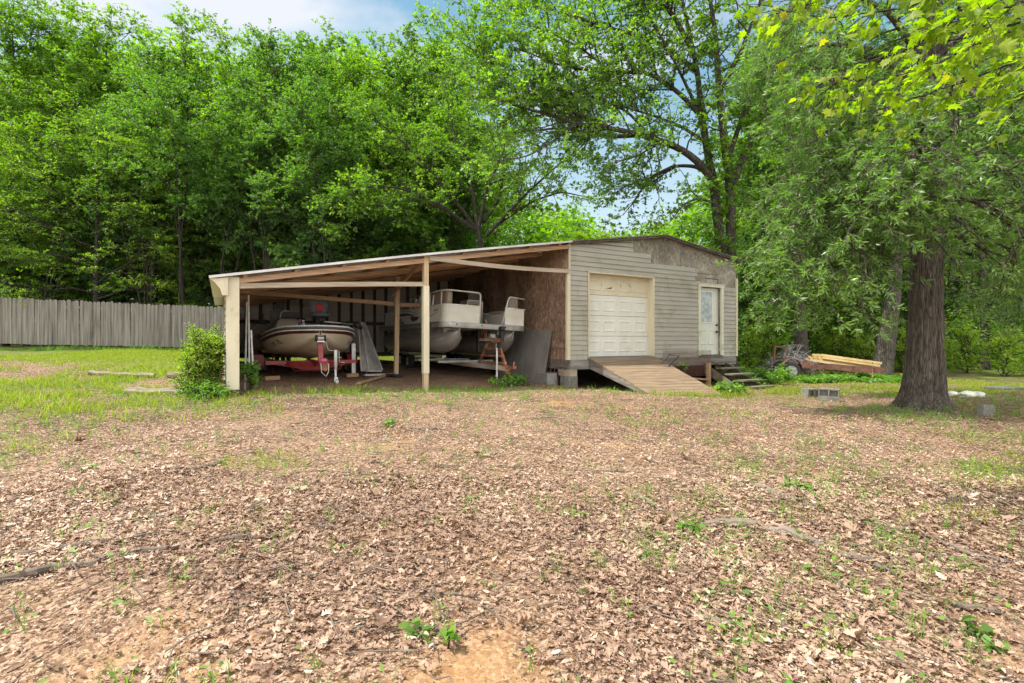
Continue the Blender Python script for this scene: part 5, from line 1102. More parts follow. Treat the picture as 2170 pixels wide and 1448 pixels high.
for k, (px, Y, lab) in enumerate(((1260, 36, 'sunny yellow green tree over the shed ridge'), (1385, 44, 'small pale tree in the sky gap over the ridge'), (1640, 36, 'sunny tree in the gap right of the twin trunks'), (1730, 40, 'sunlit yellowish tree far behind the trailer'), (1840, 38, 'sunlit tree far behind the leaning trunk'), (1180, 40, 'sunny tree low behind the many stemmed tree'), (1450, 38, 'sunny tree just right of the ridge'))):
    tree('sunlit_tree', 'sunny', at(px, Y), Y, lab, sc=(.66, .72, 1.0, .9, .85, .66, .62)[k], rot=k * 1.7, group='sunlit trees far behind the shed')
for k, (px, Y, key, sc, lab) in enumerate(((1590, 24, 'sapling', .62, 'dark leafy sapling against the right side of the shed'), (1640, 25, 'stems', .66, 'several stemmed sapling left of the rusty frame'), (1805, 24, 'stems', .75, 'dark thin stems behind the lumber pile'), (1845, 22.5, 'sapling', .85, 'slender dark trunk just left of the leaning trunk'), (1960, 27, 'sapling', .7, 'sapling hidden behind the big oak'), (2060, 26, 'stems', .6, 'sapling beside the dark cedar'), (1745, 27, 'sapling', .7, 'sapling over the brush pile'))):
    tree('sapling', key, at(px, Y), Y, lab, sc=sc, rot=k * 1.1, group='saplings of the wood on the right')
def shrub(x, y, lab, sc, rot=0, grp='shrubs at the edge of the wood'): return tree('shrub', 'shrub', x, y, lab, 'shrub', sc, rot, grp)
for k, (px, Y, sc, lab) in enumerate(((1985, 19.5, .62, 'leafy shrub just right of the big oak trunk'), (2050, 20, .78, 'rounded shrub below the dark cedar'), (2125, 18.6, .66, 'twiggy shrub near the right edge'), (2200, 18.5, .8, 'shrub cut off by the right edge'), (1590, 20.5, .7, 'shrub at the right corner of the shed'), (1622, 22, .85, 'shrub left of the rusty frame'), (1765, 21.5, .75, 'shrub behind the lumber pile'), (1830, 20.5, .6, 'shrub left of the leaning trunk'), (1910, 21, .75, 'shrub left of the big oak trunk'))):
    shrub(at(px, Y), Y, lab, sc, k * 1.9)

# -------- trees with limbs laid out by hand
def limb(px, r0, r1, lf=1.0): return (np.array([tuple(PX(*p)) for p in px]), np.linspace(r0, r1, len(px)), lf)
def hand_tree(name, key, base, label, limbs, mb_, ml, seed, **kw):
    rng = np.random.default_rng(seed); b = np.array(base)
    wd, cr = grow([(l[0] - b,) + tuple(l[1:]) for l in limbs], rng, **kw); proto(key, (wd, cr), mb_, ml)
    o = bpy.data.objects.new(name, None); COL.objects.link(o); o.location = base; setp(o, label, 'tree')
    link('trunk', PROTO[key][0], parent=o); link('crown', PROTO[key][1], parent=o); return o
Yb = 19.0
hand_tree('twin_trunked_tree', 'twin', (at(1540, Yb), Yb, g1(at(1540, Yb), Yb)), 'big twin trunked tree with long dark limbs reaching over the shed', [
 limb([(1540, 830, 19), (1532, 640, 19), (1528, 520, 19), (1518, 440, 19), (1512, 380, 19)], .20, .17, 0),
 limb([(1550, 830, 19), (1550, 640, 19), (1549, 520, 19), (1549, 430, 19), (1546, 380, 19)], .22, .17, 0),
 limb([(1512, 380, 19), (1500, 330, 19.1), (1488, 250, 19.3), (1478, 150, 19.6), (1450, 20, 20), (1420, -120, 20.3)], .15, .03),
 limb([(1546, 380, 19), (1535, 300, 18.8), (1524, 190, 18.6), (1515, 60, 18.4), (1490, -90, 18.2)], .17, .04),
 limb([(1550, 395, 19), (1575, 335, 18.9), (1610, 255, 18.8), (1640, 160, 18.6), (1665, 50, 18.4), (1700, -90, 18)], .145, .03),
 limb([(1545, 330, 19), (1570, 255, 19.4), (1590, 190, 19.8), (1640, 120, 20.5), (1700, 80, 21)], .10, .02),
 limb([(1512, 385, 19), (1485, 345, 18.8), (1440, 312, 18.5), (1360, 285, 18.1), (1290, 270, 17.6), (1220, 262, 17.2), (1140, 236, 16.8), (1060, 215, 16.4)], .15, .02, 1.6),
 limb([(1290, 270, 17.6), (1210, 235, 17.4), (1130, 200, 17.2), (1040, 130, 17), (980, 90, 17)], .09, .02, 1.2),
 limb([(1360, 285, 18.1), (1290, 290, 18.6), (1190, 270, 19.2), (1090, 280, 19.8)], .09, .02),
 limb([(1512, 378, 19), (1478, 352, 19.4), (1430, 350, 19.9), (1385, 375, 20.3), (1330, 392, 20.8), (1290, 398, 21)], .09, .015, .9),
 limb([(1430, 350, 19.9), (1375, 375, 19.5), (1345, 425, 19.2), (1320, 455, 19)], .06, .015, .7),
 limb([(1490, 250, 19.3), (1440, 195, 19), (1370, 150, 18.4), (1300, 155, 17.8), (1190, 140, 17), (1080, 95, 16.5)], .10, .015, 1.6),
 limb([(1478, 150, 19.6), (1400, 90, 19.5), (1300, 60, 19.3), (1200, 30, 19), (1080, -10, 18.6)], .09, .015, 1.6),
 limb([(1470, 110, 19.6), (1420, 20, 19), (1330, -60, 18.5), (1230, -90, 18)], .11, .02, 1.2),
 limb([(1524, 190, 18.6), (1570, 110, 18), (1600, 30, 17.5), (1640, -60, 17)], .10, .02),
 limb([(1440, 312, 18.5), (1400, 300, 17.8), (1350, 330, 17.3), (1300, 345, 16.9)], .06, .012, 1.2), limb([(1220, 262, 17.2), (1170, 300, 17), (1120, 330, 16.8), (1060, 340, 16.6)], .05, .012, 1.2),
 limb([(1380, 290, 18.2), (1330, 235, 18), (1260, 205, 17.8), (1180, 180, 17.6)], .06, .012, 1.4), limb([(1495, 300, 19.1), (1440, 265, 19.6), (1370, 240, 20), (1300, 220, 20.4), (1220, 215, 20.8)], .07, .012, 1.4),
 limb([(1300, 155, 17.8), (1230, 100, 17.5), (1150, 60, 17.2), (1060, 40, 17)], .05, .012, 1.4), limb([(1130, 200, 17.2), (1060, 170, 17), (1000, 160, 16.9), (960, 190, 16.8)], .05, .012, 1.4),
 limb([(1488, 250, 19.3), (1430, 130, 18.8), (1380, 40, 18.4), (1340, -40, 18)], .07, .012, 1.3), limb([(1640, 160, 18.6), (1700, 180, 18), (1760, 230, 17.6)], .05, .012, 1.0),
 limb([(1520, 430, 19), (1480, 420, 18.6), (1450, 430, 18.2), (1420, 470, 18)], .05, .015, .6),
], 'bark_twin', 'leaf_b', 31, d2=4.4, l2=1.8, t0=.18, m3=9, l3=.62, q=12, ll=.125, lw=.072, leafup=.6, flat3=.5, up2=.22, bend2=.02)
Yc = 23.5
hand_tree('many_stemmed_tree', 'vase', (at(1030, Yc), Yc, g1(at(1030, Yc), Yc)), 'spreading tree with several dark fanned stems behind the carport roof', [
 limb([(1040, 780, 23.5), (1030, 640, 23.5), (1020, 520, 23.5), (1012, 480, 23.5)], .17, .14, 0),
 limb([(1015, 495, 23.5), (985, 450, 23.2), (945, 400, 23), (890, 335, 22.6), (830, 280, 22.2), (790, 250, 22)], .10, .02),
 limb([(1012, 480, 23.5), (1000, 390, 23.8), (965, 310, 24.1), (950, 220, 24.4)], .095, .02),
 limb([(1015, 480, 23.5), (1032, 400, 23.3), (1060, 335, 23), (1095, 260, 22.7)], .095, .02),
 limb([(1030, 500, 23.5), (1110, 415, 23), (1175, 355, 22.6), (1230, 312, 22.2)], .09, .02),
 limb([(1012, 490, 23.5), (920, 425, 22.5), (840, 395, 21.8), (770, 395, 21.3), (715, 425, 21)], .09, .02),
 limb([(1060, 470, 23.4), (1130, 425, 23.6), (1190, 405, 23.8), (1255, 420, 24)], .08, .015, .7),
 limb([(940, 440, 22.7), (860, 420, 22.4), (790, 440, 22), (730, 480, 21.8)], .07, .015),
 limb([(1025, 470, 23.5), (1060, 420, 24.4), (1070, 330, 25), (1040, 240, 25.5)], .09, .02),
], 'bark', 'leaf_a', 32, d2=3.8, l2=1.5, t0=.22, m3=9, l3=.6, q=15, ll=.12, lw=.068, leafup=.65, flat3=.4, up2=.14)
_tw = bpy.data.objects['twin_trunked_tree']; _b = np.array(_tw.location); _rg = np.random.default_rng(33); _iv = []
for _px in ([(1532, 640, 18.7), (1528, 520, 18.7), (1518, 440, 18.7), (1505, 340, 18.8), (1490, 250, 19)], [(1550, 640, 18.7), (1549, 520, 18.7), (1546, 400, 18.7), (1535, 300, 18.5), (1524, 200, 18.3)], [(1552, 400, 18.7), (1580, 330, 18.6), (1612, 255, 18.5)]):
    _iv.append((np.array([tuple(PX(*q)) for q in _px]) - _b, [.02] * len(_px), 1.0, 'leaf only'))
_w3, _c3 = grow(_iv, _rg, d2=8, l2=.36, t0=.0, m3=5, l3=.2, q=7, ll=.11, lw=.07, flat2=1.0, up2=0)
link('ivy', _c3.mesh('twin_ivy', M['leaf_a']), parent=_tw)
# trunks in the right-hand yard
def trunk_tree(px, Yt, lean, r0, lab, key, seed, mat_='bark_grey'):
    x = at(px, Yt); z = g1(x, Yt)
    p = np.array([(0, 0, -.3), (0, 0, 0), (lean * .3, 0, 1.2), (lean * .8, 0, 3), (lean * 1.3, .1, 6), (lean * 1.6, .3, 11)]); rng = np.random.default_rng(seed); L0 = [(p, [r0 * 1.7, r0 * 1.35, r0, r0 * .92, r0 * .7, .05], 0.0)]
    for k in range(16):
        f = .30 + .68 * k / 16; q = np.array([np.interp(f * 11, p[:, 2], p[:, i]) for i in range(3)]); az = k * 2.4; Lk = rng.uniform(2.2, 3.6); el = rng.uniform(.0, .7)
        d = np.array([math.cos(az) * math.cos(el), math.sin(az) * math.cos(el), math.sin(el)]); u = np.linspace(0, 1, 5)[:, None]; L0.append((q + d * Lk * u + rng.normal(0, .06, (5, 3)), np.linspace(.05, .01, 5)))
    proto(key, grow(L0, rng, d2=2.3, l2=1.2, m3=7, q=9, ll=.13, lw=.075), mat_, 'leaf_a'); return tree('broadleaf_tree', key, x, Yt, lab, group=None)
trunk_tree(1702, 20.0, -.25, .17, 'straight grey trunk with a low left limb behind the trailer wheel', 'yard_a', 41)
trunk_tree(1868, 17.9, .55, .20, 'thick grey trunk leaning right beyond the end of the trailer', 'yard_b', 42)
# -------- the big oak
ox, oy = 8.08, 9.9; oz = g1(ox, oy); lo = []
rg = np.random.default_rng(50)
oak = bpy.data.objects.new('oak_tree', None); COL.objects.link(oak); oak.location = (ox, oy, oz); setp(oak, 'big willow oak with furrowed bark and flared roots at right', 'tree')
nth, nh = 150, 190; th = np.linspace(0, 2 * np.pi, nth, endpoint=False); hh = np.concatenate([np.linspace(-.35, 1.0, 60), np.linspace(1.02, 13.5, nh - 60)])
TH, HH = np.meshgrid(th, hh)
rad = np.interp(HH, [-.35, 0, .15, .35, .7, 1.2, 2, 3.5, 5, 9.5, 13.5], [.60, .49, .42, .365, .33, .30, .275, .26, .25, .16, .02])
lob = (.5 + .5 * np.cos(5 * TH + .8 + .6 * np.sin(2 * TH))) ** 2
rad = rad * (1 + (np.exp(-np.maximum(HH, 0) / .30) * .32) * (lob - .4)) - .05 * np.exp(-((TH - 4.78 - .02 * HH) / .10) ** 2) * np.clip(1.6 - HH * .5, 0, 1)
uu = TH / (2 * np.pi); wv = vnoise(uu * 64, HH * 2.2, 61) * .6 + vnoise(uu * 32 + .3 * vnoise(uu * 64, HH * 3, 63), HH * 1.3, 62) * .4
rad += .030 * (np.abs(wv - .5) * 2 - .5) + .012 * (vnoise(uu * 64 * 2, HH * 9, 64) - .5)
V = np.stack([rad * np.cos(TH) + .02 * HH * np.sin(HH * .3), rad * np.sin(TH), HH], -1).reshape(-1, 3); ix = np.arange(nth * nh).reshape(nh, nth); nx2 = np.roll(ix, -1, 1)
wood = Geo(); wood.add(V, np.stack([ix[:-1], nx2[:-1], nx2[1:], ix[1:]], -1).reshape(-1, 4))
ol = []
def olimb(*pts, r=.07, lf=1.0): ol.append((np.array([tuple(PX(*p)) for p in pts]) - np.array([ox, oy, oz]), np.linspace(r, .012, len(pts)), lf))
olimb((1955, 330, 9.8), (1880, 300, 9.4), (1790, 330, 9.1), (1730, 400, 8.9), (1690, 480, 8.8)); olimb((1955, 380, 9.8), (1870, 390, 9.2), (1760, 440, 8.8), (1710, 520, 8.6), (1670, 580, 8.5))
olimb((1955, 420, 9.8), (1880, 450, 9.1), (1800, 500, 8.6), (1720, 570, 8.3)); olimb((1955, 300, 9.8), (1850, 250, 10.2), (1740, 280, 10.6), (1690, 330, 11), (1650, 390, 11.2))
olimb((1950, 420, 9.6), (1925, 400, 8.8), (1880, 400, 8.2), (1840, 440, 7.8)); olimb((1960, 380, 9.6), (1960, 330, 8.8), (1945, 310, 8.0), (1925, 330, 7.5))
olimb((1965, 360, 9.8), (2050, 330, 9.4), (2130, 360, 9.1), (2200, 420, 8.9)); olimb((1965, 400, 9.8), (2060, 420, 9.3), (2150, 480, 8.9), (2220, 550, 8.7)); olimb((1965, 290, 9.8), (2060, 240, 10), (2180, 250, 10.2), (2280, 310, 10.3))
olimb((1965, 440, 9.9), (2050, 500, 10.4), (2120, 560, 10.8), (2190, 610, 11), r=.05); olimb((1955, 260, 9.8), (1880, 180, 9.2), (1780, 160, 8.8), (1690, 210, 8.5)); olimb((1955, 200, 9.8), (1850, 100, 10.2), (1720, 90, 10.6), (1620, 150, 11))
olimb((1960, 240, 9.8), (1990, 180, 8.8), (2030, 170, 8.0), (2080, 210, 7.4)); olimb((1950, 330, 10), (1900, 330, 10.8), (1830, 370, 11.6), (1760, 440, 12.2)); olimb((1960, 150, 9.8), (2050, 60, 9.5), (2160, 50, 9.2), (2260, 100, 9))
olimb((1955, 440, 9.8), (1880, 480, 9.3), (1800, 540, 9.0), (1750, 610, 8.8), r=.04, lf=.8); olimb((1950, 120, 9.8), (1880, 20, 9.6), (1780, -20, 9.4), (1680, 20, 9.2)); olimb((1955, 350, 10), (2010, 320, 11), (2090, 340, 12), (2170, 420, 12.6))
for k in range(15):                           # the upper crown, above the picture
    a = k * 2.4; h_ = 6.2 + 6.6 * k / 15; L_ = 3.3 * (1 - .6 * k / 15); b0 = np.array([0, 0, h_]); ol.append((b0 + np.array([math.cos(a), math.sin(a), .35]) * L_ * np.linspace(0, 1, 5)[:, None] ** 1.0, np.linspace(.06, .012, 5), .8))
w2, cr = grow(ol, rg, d2=8.5, l2=1.25, t0=.10, up2=-.05, flat2=.7, bend2=-.30, m3=9, l3=.34, up3=-.12, bend3=-.25, q=18, ll=.105, lw=.025, leafup=.35, droop=.12, tuft=.55)
for k in w2.F:
    for f_ in w2.F[k]: pass
wood.add(np.concatenate(w2.V), np.concatenate(w2.F[4]))
link('trunk', wood.mesh('oak_trunk', M['bark_oak'], True), parent=oak); link('crown', cr.mesh('oak_crown', M['leaf_oak']), parent=oak)
# -------- the near maple, its trunk just outside the frame
def star(n=5, depth=.52, base=(0, 0)):
    """lobed maple leaf outline, stem at the origin, length 1 along +y"""
    pts = [(0, 0), (.10, .10), (.40, .02), (.33, .18), (.56, .34), (.36, .42), (.46, .66), (.26, .58), (.20, .72), (.13, .66), (0, 1.0)]
    return np.array(pts + [(-x, y) for x, y in pts[-2:0:-1]])
def shaped_leaves(out, p, d, nrm, size, curl, rng, tone, geo):
    """outline leaves: each a fan round its middle, bent along the midrib and across"""
    k = len(out); n = len(p); d = unit(d); s = unit(np.cross(d, nrm)); up = np.cross(s, d)
    o = np.concatenate([out, [[0, .45]]])[None] * size[:, None, None]; x, y = o[..., 0], o[..., 1]
    rel_y, rel_x = y / size[:, None], x / size[:, None]
    z = (curl[:, :1] * (rel_y - .4) ** 2 + curl[:, 1:2] * rel_x ** 2 * 2 + curl[:, 2:3] * rel_x * rel_y) * size[:, None]
    z += rng.normal(0, .02, z.shape) * size[:, None]
    V = p[:, None] + s[:, None] * x[..., None] + d[:, None] * y[..., None] + up[:, None] * z[..., None]
    b = (np.arange(n) * (k + 1))[:, None]; i = np.arange(k)[None]
    Fq = np.stack([b + i, b + (i + 1) % k, b + k + 0 * i], -1).reshape(-1, 3); geo.add(V.reshape(-1, 3), Fq, np.repeat(tone, k))
mx_, my_ = 7.3, 2.3; mz_ = g1(mx_, my_); rg = np.random.default_rng(77)
nb_ = [[(2420, -210, 3.2), (2120, -40, 3.3), (1900, 20, 3.45), (1740, 40, 3.6), (1620, 10, 3.7)], [(2420, -210, 3.2), (2200, 40, 3.3), (1980, 90, 3.6), (1830, 130, 3.8), (1700, 200, 4.0)],
       [(2420, -100, 3.4), (2250, 90, 3.7), (2080, 160, 4.1), (1960, 200, 4.5), (1840, 240, 4.8)], [(2420, -100, 3.0), (2280, 120, 3.0), (2180, 200, 3.1), (2140, 225, 3.15)], [(2420, -210, 3.2), (2100, -120, 3.1), (1850, -60, 3.2), (1640, -30, 3.3)],
       [(2300, 20, 3.5), (2140, 60, 3.9), (2010, 120, 4.2), (1900, 190, 4.6)], [(2300, -60, 3.0), (2150, 10, 2.9), (2040, 40, 2.95), (1960, 60, 3.0)], [(2250, 0, 4.2), (2100, 90, 4.6), (1940, 150, 5.2), (1780, 190, 5.6)]]
mb0 = np.array([mx_, my_, mz_]); lw_ = Geo(); lc = Geo()
tr_ = np.array([(7.3, 2.3, mz_ - .3), (7.3, 2.3, mz_ + .5), (7.25, 2.3, 1.5), (7.2, 2.3, 4), (7.1, 2.4, 7)]) - mb0; p, _ = resample(tr_, 16); V, Q = tubes(p[None], np.linspace(.26, .12, 16)[None], 12); lw_.add(V, Q)
tr_ = np.array([(7.2, 2.3, 2.6), (6.2, 2.6, 3.0), (5.0, 2.95, 2.95), tuple(PX(2420, -210, 3.2)), tuple(PX(2420, -100, 3.2))]) - mb0; p, _ = resample(tr_, 14); V, Q = tubes(p[None], np.linspace(.09, .035, 14)[None], 8); lw_.add(V, Q)
PP, DD = [], []
for br in nb_:
    p, ln = resample(np.array([tuple(PX(*q)) for q in br]) - mb0, 30); p += rg.normal(0, .006, p.shape); V, Q = tubes(p[None], np.linspace(.013, .003, 30)[None], 6); lw_.add(V, Q)
    n = int(ln * 17); t = rg.uniform(.12, 1, n); i = (t * 28).astype(int); b0 = p[i]; T = unit(p[i + 1] - p[i]); d = away(T, np.radians(rg.uniform(25, 75, n)), rg.uniform(0, 6.28, n)); d[:, 2] = d[:, 2] * .5 - .22; d = unit(d); l_ = rg.uniform(.12, .42, n)
    u = np.linspace(0, 1, 4); Pt = b0[:, None] + d[:, None] * (l_[:, None, None] * u[None, :, None]); Pt[:, :, 2] -= .25 * l_[:, None] * (u ** 2); V, Q = tubes(Pt, np.repeat(np.array([[.004, .003, .0022, .0015]]), n, 0), 4); lw_.add(V, Q)
    for k in range(5):
        tt = rg.uniform(.25, 1.0, n); PP.append(b0 + d * (l_ * tt)[:, None] - np.array([0, 0, .25]) * (l_ * tt ** 2)[:, None]); a = away(d, np.radians(rg.uniform(30, 80, n)), rg.uniform(0, 6.28, n)); a[:, 2] -= .55; DD.append(unit(a))
PP, DD = np.concatenate(PP), np.concatenate(DD); n = len(PP); nr = rg.normal(0, .55, (n, 3)); nr[:, 2] += .8; nr = unit(nr)
shaped_leaves(star(), PP + DD * .03, DD, nr, rg.uniform(.05, .10, n), np.stack([rg.uniform(-.9, .25, n), rg.uniform(-.8, .4, n), rg.normal(0, .3, n)], 1), rg, np.clip(.5 + .2 * rg.normal(0, 1, n), 0, 1) + (rg.random(n) > .996) * .5, lc)
mo = bpy.data.objects.new('maple_tree', None); COL.objects.link(mo); mo.location = (mx_, my_, mz_); setp(mo, 'near maple whose sunlit lobed leaves hang into the upper right corner', 'tree')
link('trunk', lw_.mesh('maple_trunk', M['bark'], True), parent=mo); link('crown', lc.mesh('maple_crown', M['leaf_near']), parent=mo)

# -------- the mass of the far wood and its undergrowth
rg = np.random.default_rng(90)
def mass(name, n, X, Y, ztop, zbot, L_, W_, m, label, cl=.8, power=1.0):
    nc = n // 60; x = rg.uniform(*X, nc); y = rg.uniform(*Y, nc); tp = ztop(x / y, y, x); c = np.stack([x, y, zbot + (tp - zbot) * rg.random(nc) ** power], 1)
    p = np.repeat(c, 60, 0) + rg.normal(0, 1, (nc * 60, 3)) * np.array([cl, cl, cl * .45]); d = rg.normal(0, 1, p.shape); d[:, 2] = d[:, 2] * .4 - .2; nr = rg.normal(0, .5, p.shape); nr[:, 2] += .8
    s_ = rg.uniform(.6, 1.3, len(p)); V, Q = leaf_quads(p, unit(d), unit(nr), L_ * s_, W_ * s_); g = Geo(); g.add(V, Q, np.clip(.45 + .2 * np.repeat(rg.normal(0, 1, nc), 60) + .15 * rg.normal(0, 1, len(p)), 0, 1))
    return setp(link(name, g.mesh(name, M[m])), label, None, None, 'stuff')
def ztop_far(s, y, x):
    b = np.interp(s, [-1.4, -.9, -.2, -.05, .03, .14, .22, .32, .40, .52, 1.4], [.52, .56, .54, .40, .27, .235, .20, .235, .30, .50, .56]); return y * b * (.88 + .2 * vnoise(x * .22 + 40, y * .1, 91))
mass('far_woods', 330000, (-75, 85), (42, 60), ztop_far, -1.2, .50, .32, 'leaf_b', 'mass of trees deep in the wood', 1.3, .9)
def ztop_und(s, y, x): return gz(x, y) + .6 + 2.6 * vnoise(x * .5 + 11, y * .5, 92) * np.where(s > .5, 1.25, .9)
def ztop_mid(s, y, x): return np.where((s > .0) & (s < .47), .15, .26) * y * (.8 + .4 * vnoise(x * .3 + 9, y * .3, 97)) - .5
mass('undergrowth', 200000, (-48, 50), (34, 42), ztop_mid, -1.0, .30, .19, 'leaf_b', 'dim leafy undergrowth deep in the wood', .8)
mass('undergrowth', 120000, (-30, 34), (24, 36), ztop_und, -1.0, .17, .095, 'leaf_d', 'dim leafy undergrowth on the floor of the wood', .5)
mass('undergrowth', 60000, (11, 30), (21.5, 31), ztop_und, -1.2, .13, .08, 'leaf_a', 'bright leafy undergrowth behind the trailer', .45)
# -------- bushes and vines close to the shed
def stems_bush(name, x, y, label, n, h, sp, seed, ml='bush', **kw):
    r = np.random.default_rng(seed); L0 = []; z = g1(x, y)
    for k in range(n):
        a = r.uniform(0, 6.28); q = sp * r.random() ** .5; hh_ = h * r.uniform(.55, 1.05); u = np.linspace(0, 1, 5)[:, None]; b = np.array([math.cos(a) * q * .45, math.sin(a) * q * .45, -.05])
        L0.append((b + np.array([math.cos(a) * q * .8, math.sin(a) * q * .8, 0]) * u ** 1.5 + np.array([0, 0, hh_]) * (u - .18 * u ** 2) + r.normal(0, .02, (5, 3)), np.linspace(.010, .003, 5)))
    s_ = dict(d2=11, l2=.26, t0=.12, up2=.15, flat2=.7, bend2=-.15, m3=5, l3=.12, q=9, ll=.045, lw=.022, leafup=.6); s_.update(kw)
    wd, cr = grow(L0, r, **s_); o = bpy.data.objects.new(name, None); COL.objects.link(o); o.location = (x, y, z); setp(o, label, 'shrub')
    link('stem', wd.mesh(name + '_stem', M['bark'], True), parent=o); link('foliage', cr.mesh(name + '_foliage', M[ml]), parent=o); return o
c = W(-6.22, .25); stems_bush('leafy_bush', c.x, c.y, 'bright feathery bush crowding the cream corner post', 44, 1.38, .20, 21, ll=.038, lw=.017)
c = W(-6.48, .12); stems_bush('leafy_bush', c.x, c.y, 'lower light green growth in front of the corner post bush', 18, .85, .20, 22, ll=.038, lw=.017)
c = W(-6.2, -.35); stems_bush('leafy_bush', c.x, c.y, 'darker green sprigs at the foot of the cream post', 12, .36, .22, 24, 'weed')
c = W(5.3, -1.9); stems_bush('broad_leaved_weed', c.x, c.y, 'dark green leafy weed between the ramp and the steps', 10, .34, .30, 23, 'weed', d2=7, ll=.10, lw=.065, q=3, l2=.2)
c = W(5.05, -.28); stems_bush('broad_leaved_weed', c.x, c.y, 'spindly weed growing through the wire mesh by the garage door', 5, .75, .25, 25, 'weed', d2=6, ll=.10, lw=.06, q=3, l2=.2)
c = W(.55, .35); stems_bush('broad_leaved_weed', c.x, c.y, 'small leafy weed in front of the grey plywood sheet', 8, .28, .22, 26, 'weed', d2=8, ll=.10, lw=.06, q=3, l2=.16)
c = W(-.05, .30); stems_bush('broad_leaved_weed', c.x, c.y, 'small leafy weed under the pontoon trailer hitch', 8, .24, .22, 27, 'weed', d2=8, ll=.09, lw=.06, q=3, l2=.16)
c = W(-5.5, .55); stems_bush('climbing_vine', c.x, c.y, 'green vine climbing just inside the cream post', 3, .55, .08, 28, 'weed', d2=7, ll=.11, lw=.10, q=3, l2=.2)
c = W(8.55, -.4); stems_bush('leafy_bush', c.x, c.y, 'green tangle at the right corner of the shed', 30, .55, .7, 29, 'weed', ll=.08, lw=.05, q=5)
for px, py, n_, h_, lab in ((2065, 1345, 5, .10, 'bright green sprout low in the right corner of the leaves'), (1462, 1138, 5, .09, 'green leafy sprout at the dark end of the curved branch'), (180, 1000, 4, .06, 'small green sprout among the leaves at left'), (925, 1370, 4, .07, 'tiny green sprout near the bottom edge at centre'), (820, 905, 5, .16, 'leafy weed in front of the middle of the carport'), (1690, 1045, 5, .12, 'leafy green weed beside the long pale root')):
    c = gpt(px, py); stems_bush('broad_leaved_weed', c.x, c.y, lab, n_, h_, .06, int(px), 'weed', d2=14, ll=.05, lw=.03, q=3, l2=.05, m3=3, l3=.03)
# ivy and leafy weeds round the trailer
n = 9000; x = rg.uniform(9.0, 13.2, n); y = rg.uniform(15.6, 17.8, n); k_ = vnoise(x * 1.6, y * 1.6, 93) > .38; x, y = x[k_], y[k_]; hgt = .03 + .26 * rg.random(len(x)) * vnoise(x * 1.3 + 3, y * 1.3, 94)
p = np.stack([x, y, gz(x, y) + hgt], 1); d = rg.normal(0, 1, p.shape); d[:, 2] *= .4; nr = rg.normal(0, .5, p.shape); nr[:, 2] += .8; s_ = rg.uniform(.6, 1.3, len(p)); V, Q = leaf_quads(p, unit(d), unit(nr), .11 * s_, .07 * s_); g = Geo(); g.add(V, Q, np.clip(.4 + .2 * rg.normal(0, 1, len(p)), 0, 1))
setp(link('ground_ivy', g.mesh('ground_ivy', M['weed'])), 'green ivy and weeds round the rusty trailer', None, None, 'stuff')

# ================================================================ FALLEN LEAVES, GRASS, SPROUTS
def oakleaf(lobes=3, w=.36):
    """lobed oak leaf, stem at the origin, length 1 along +y"""
    r = []
    for k in range(lobes):
        y = .22 + .62 * k / lobes; r += [(w * (.22), y - .05), (w * (1.0 if k < lobes - 1 else .72), y + .10), (w * .72, y + .17)]
    r = [(.015, 0.0)] + r + [(.07, .86), (0, 1.0)]
    return np.array(r + [(-x, y) for x, y in r[-2::-1]])
oval = np.array([(0, 0), (.16, .22), (.21, .5), (.12, .8), (0, 1), (-.12, .8), (-.21, .5), (-.16, .22)])
simple = np.array([(0, 0), (.15, .28), (.16, .62), (0, 1), (-.12, .66), (-.17, .30)])
def scatter_uv(n, y0, y1, over=.15):
    y = np.sqrt(rg.uniform(y0 ** 2, y1 ** 2, n)); x = rg.uniform(-1.02, 1.02, n) * (y + over) ; return x, y
def keep_out(x, y):
    u, v = to_uv(x, y); a = (u > UL - .1) & (u < UR + .1) & (v > -.05) & (v < 8.2); b = (u > 2.2) & (u < 4.7) & (v > -2.35) & (v < .1); c_ = np.hypot(x - ox, y - oy) < .5; return a | b | c_
lit = Geo()
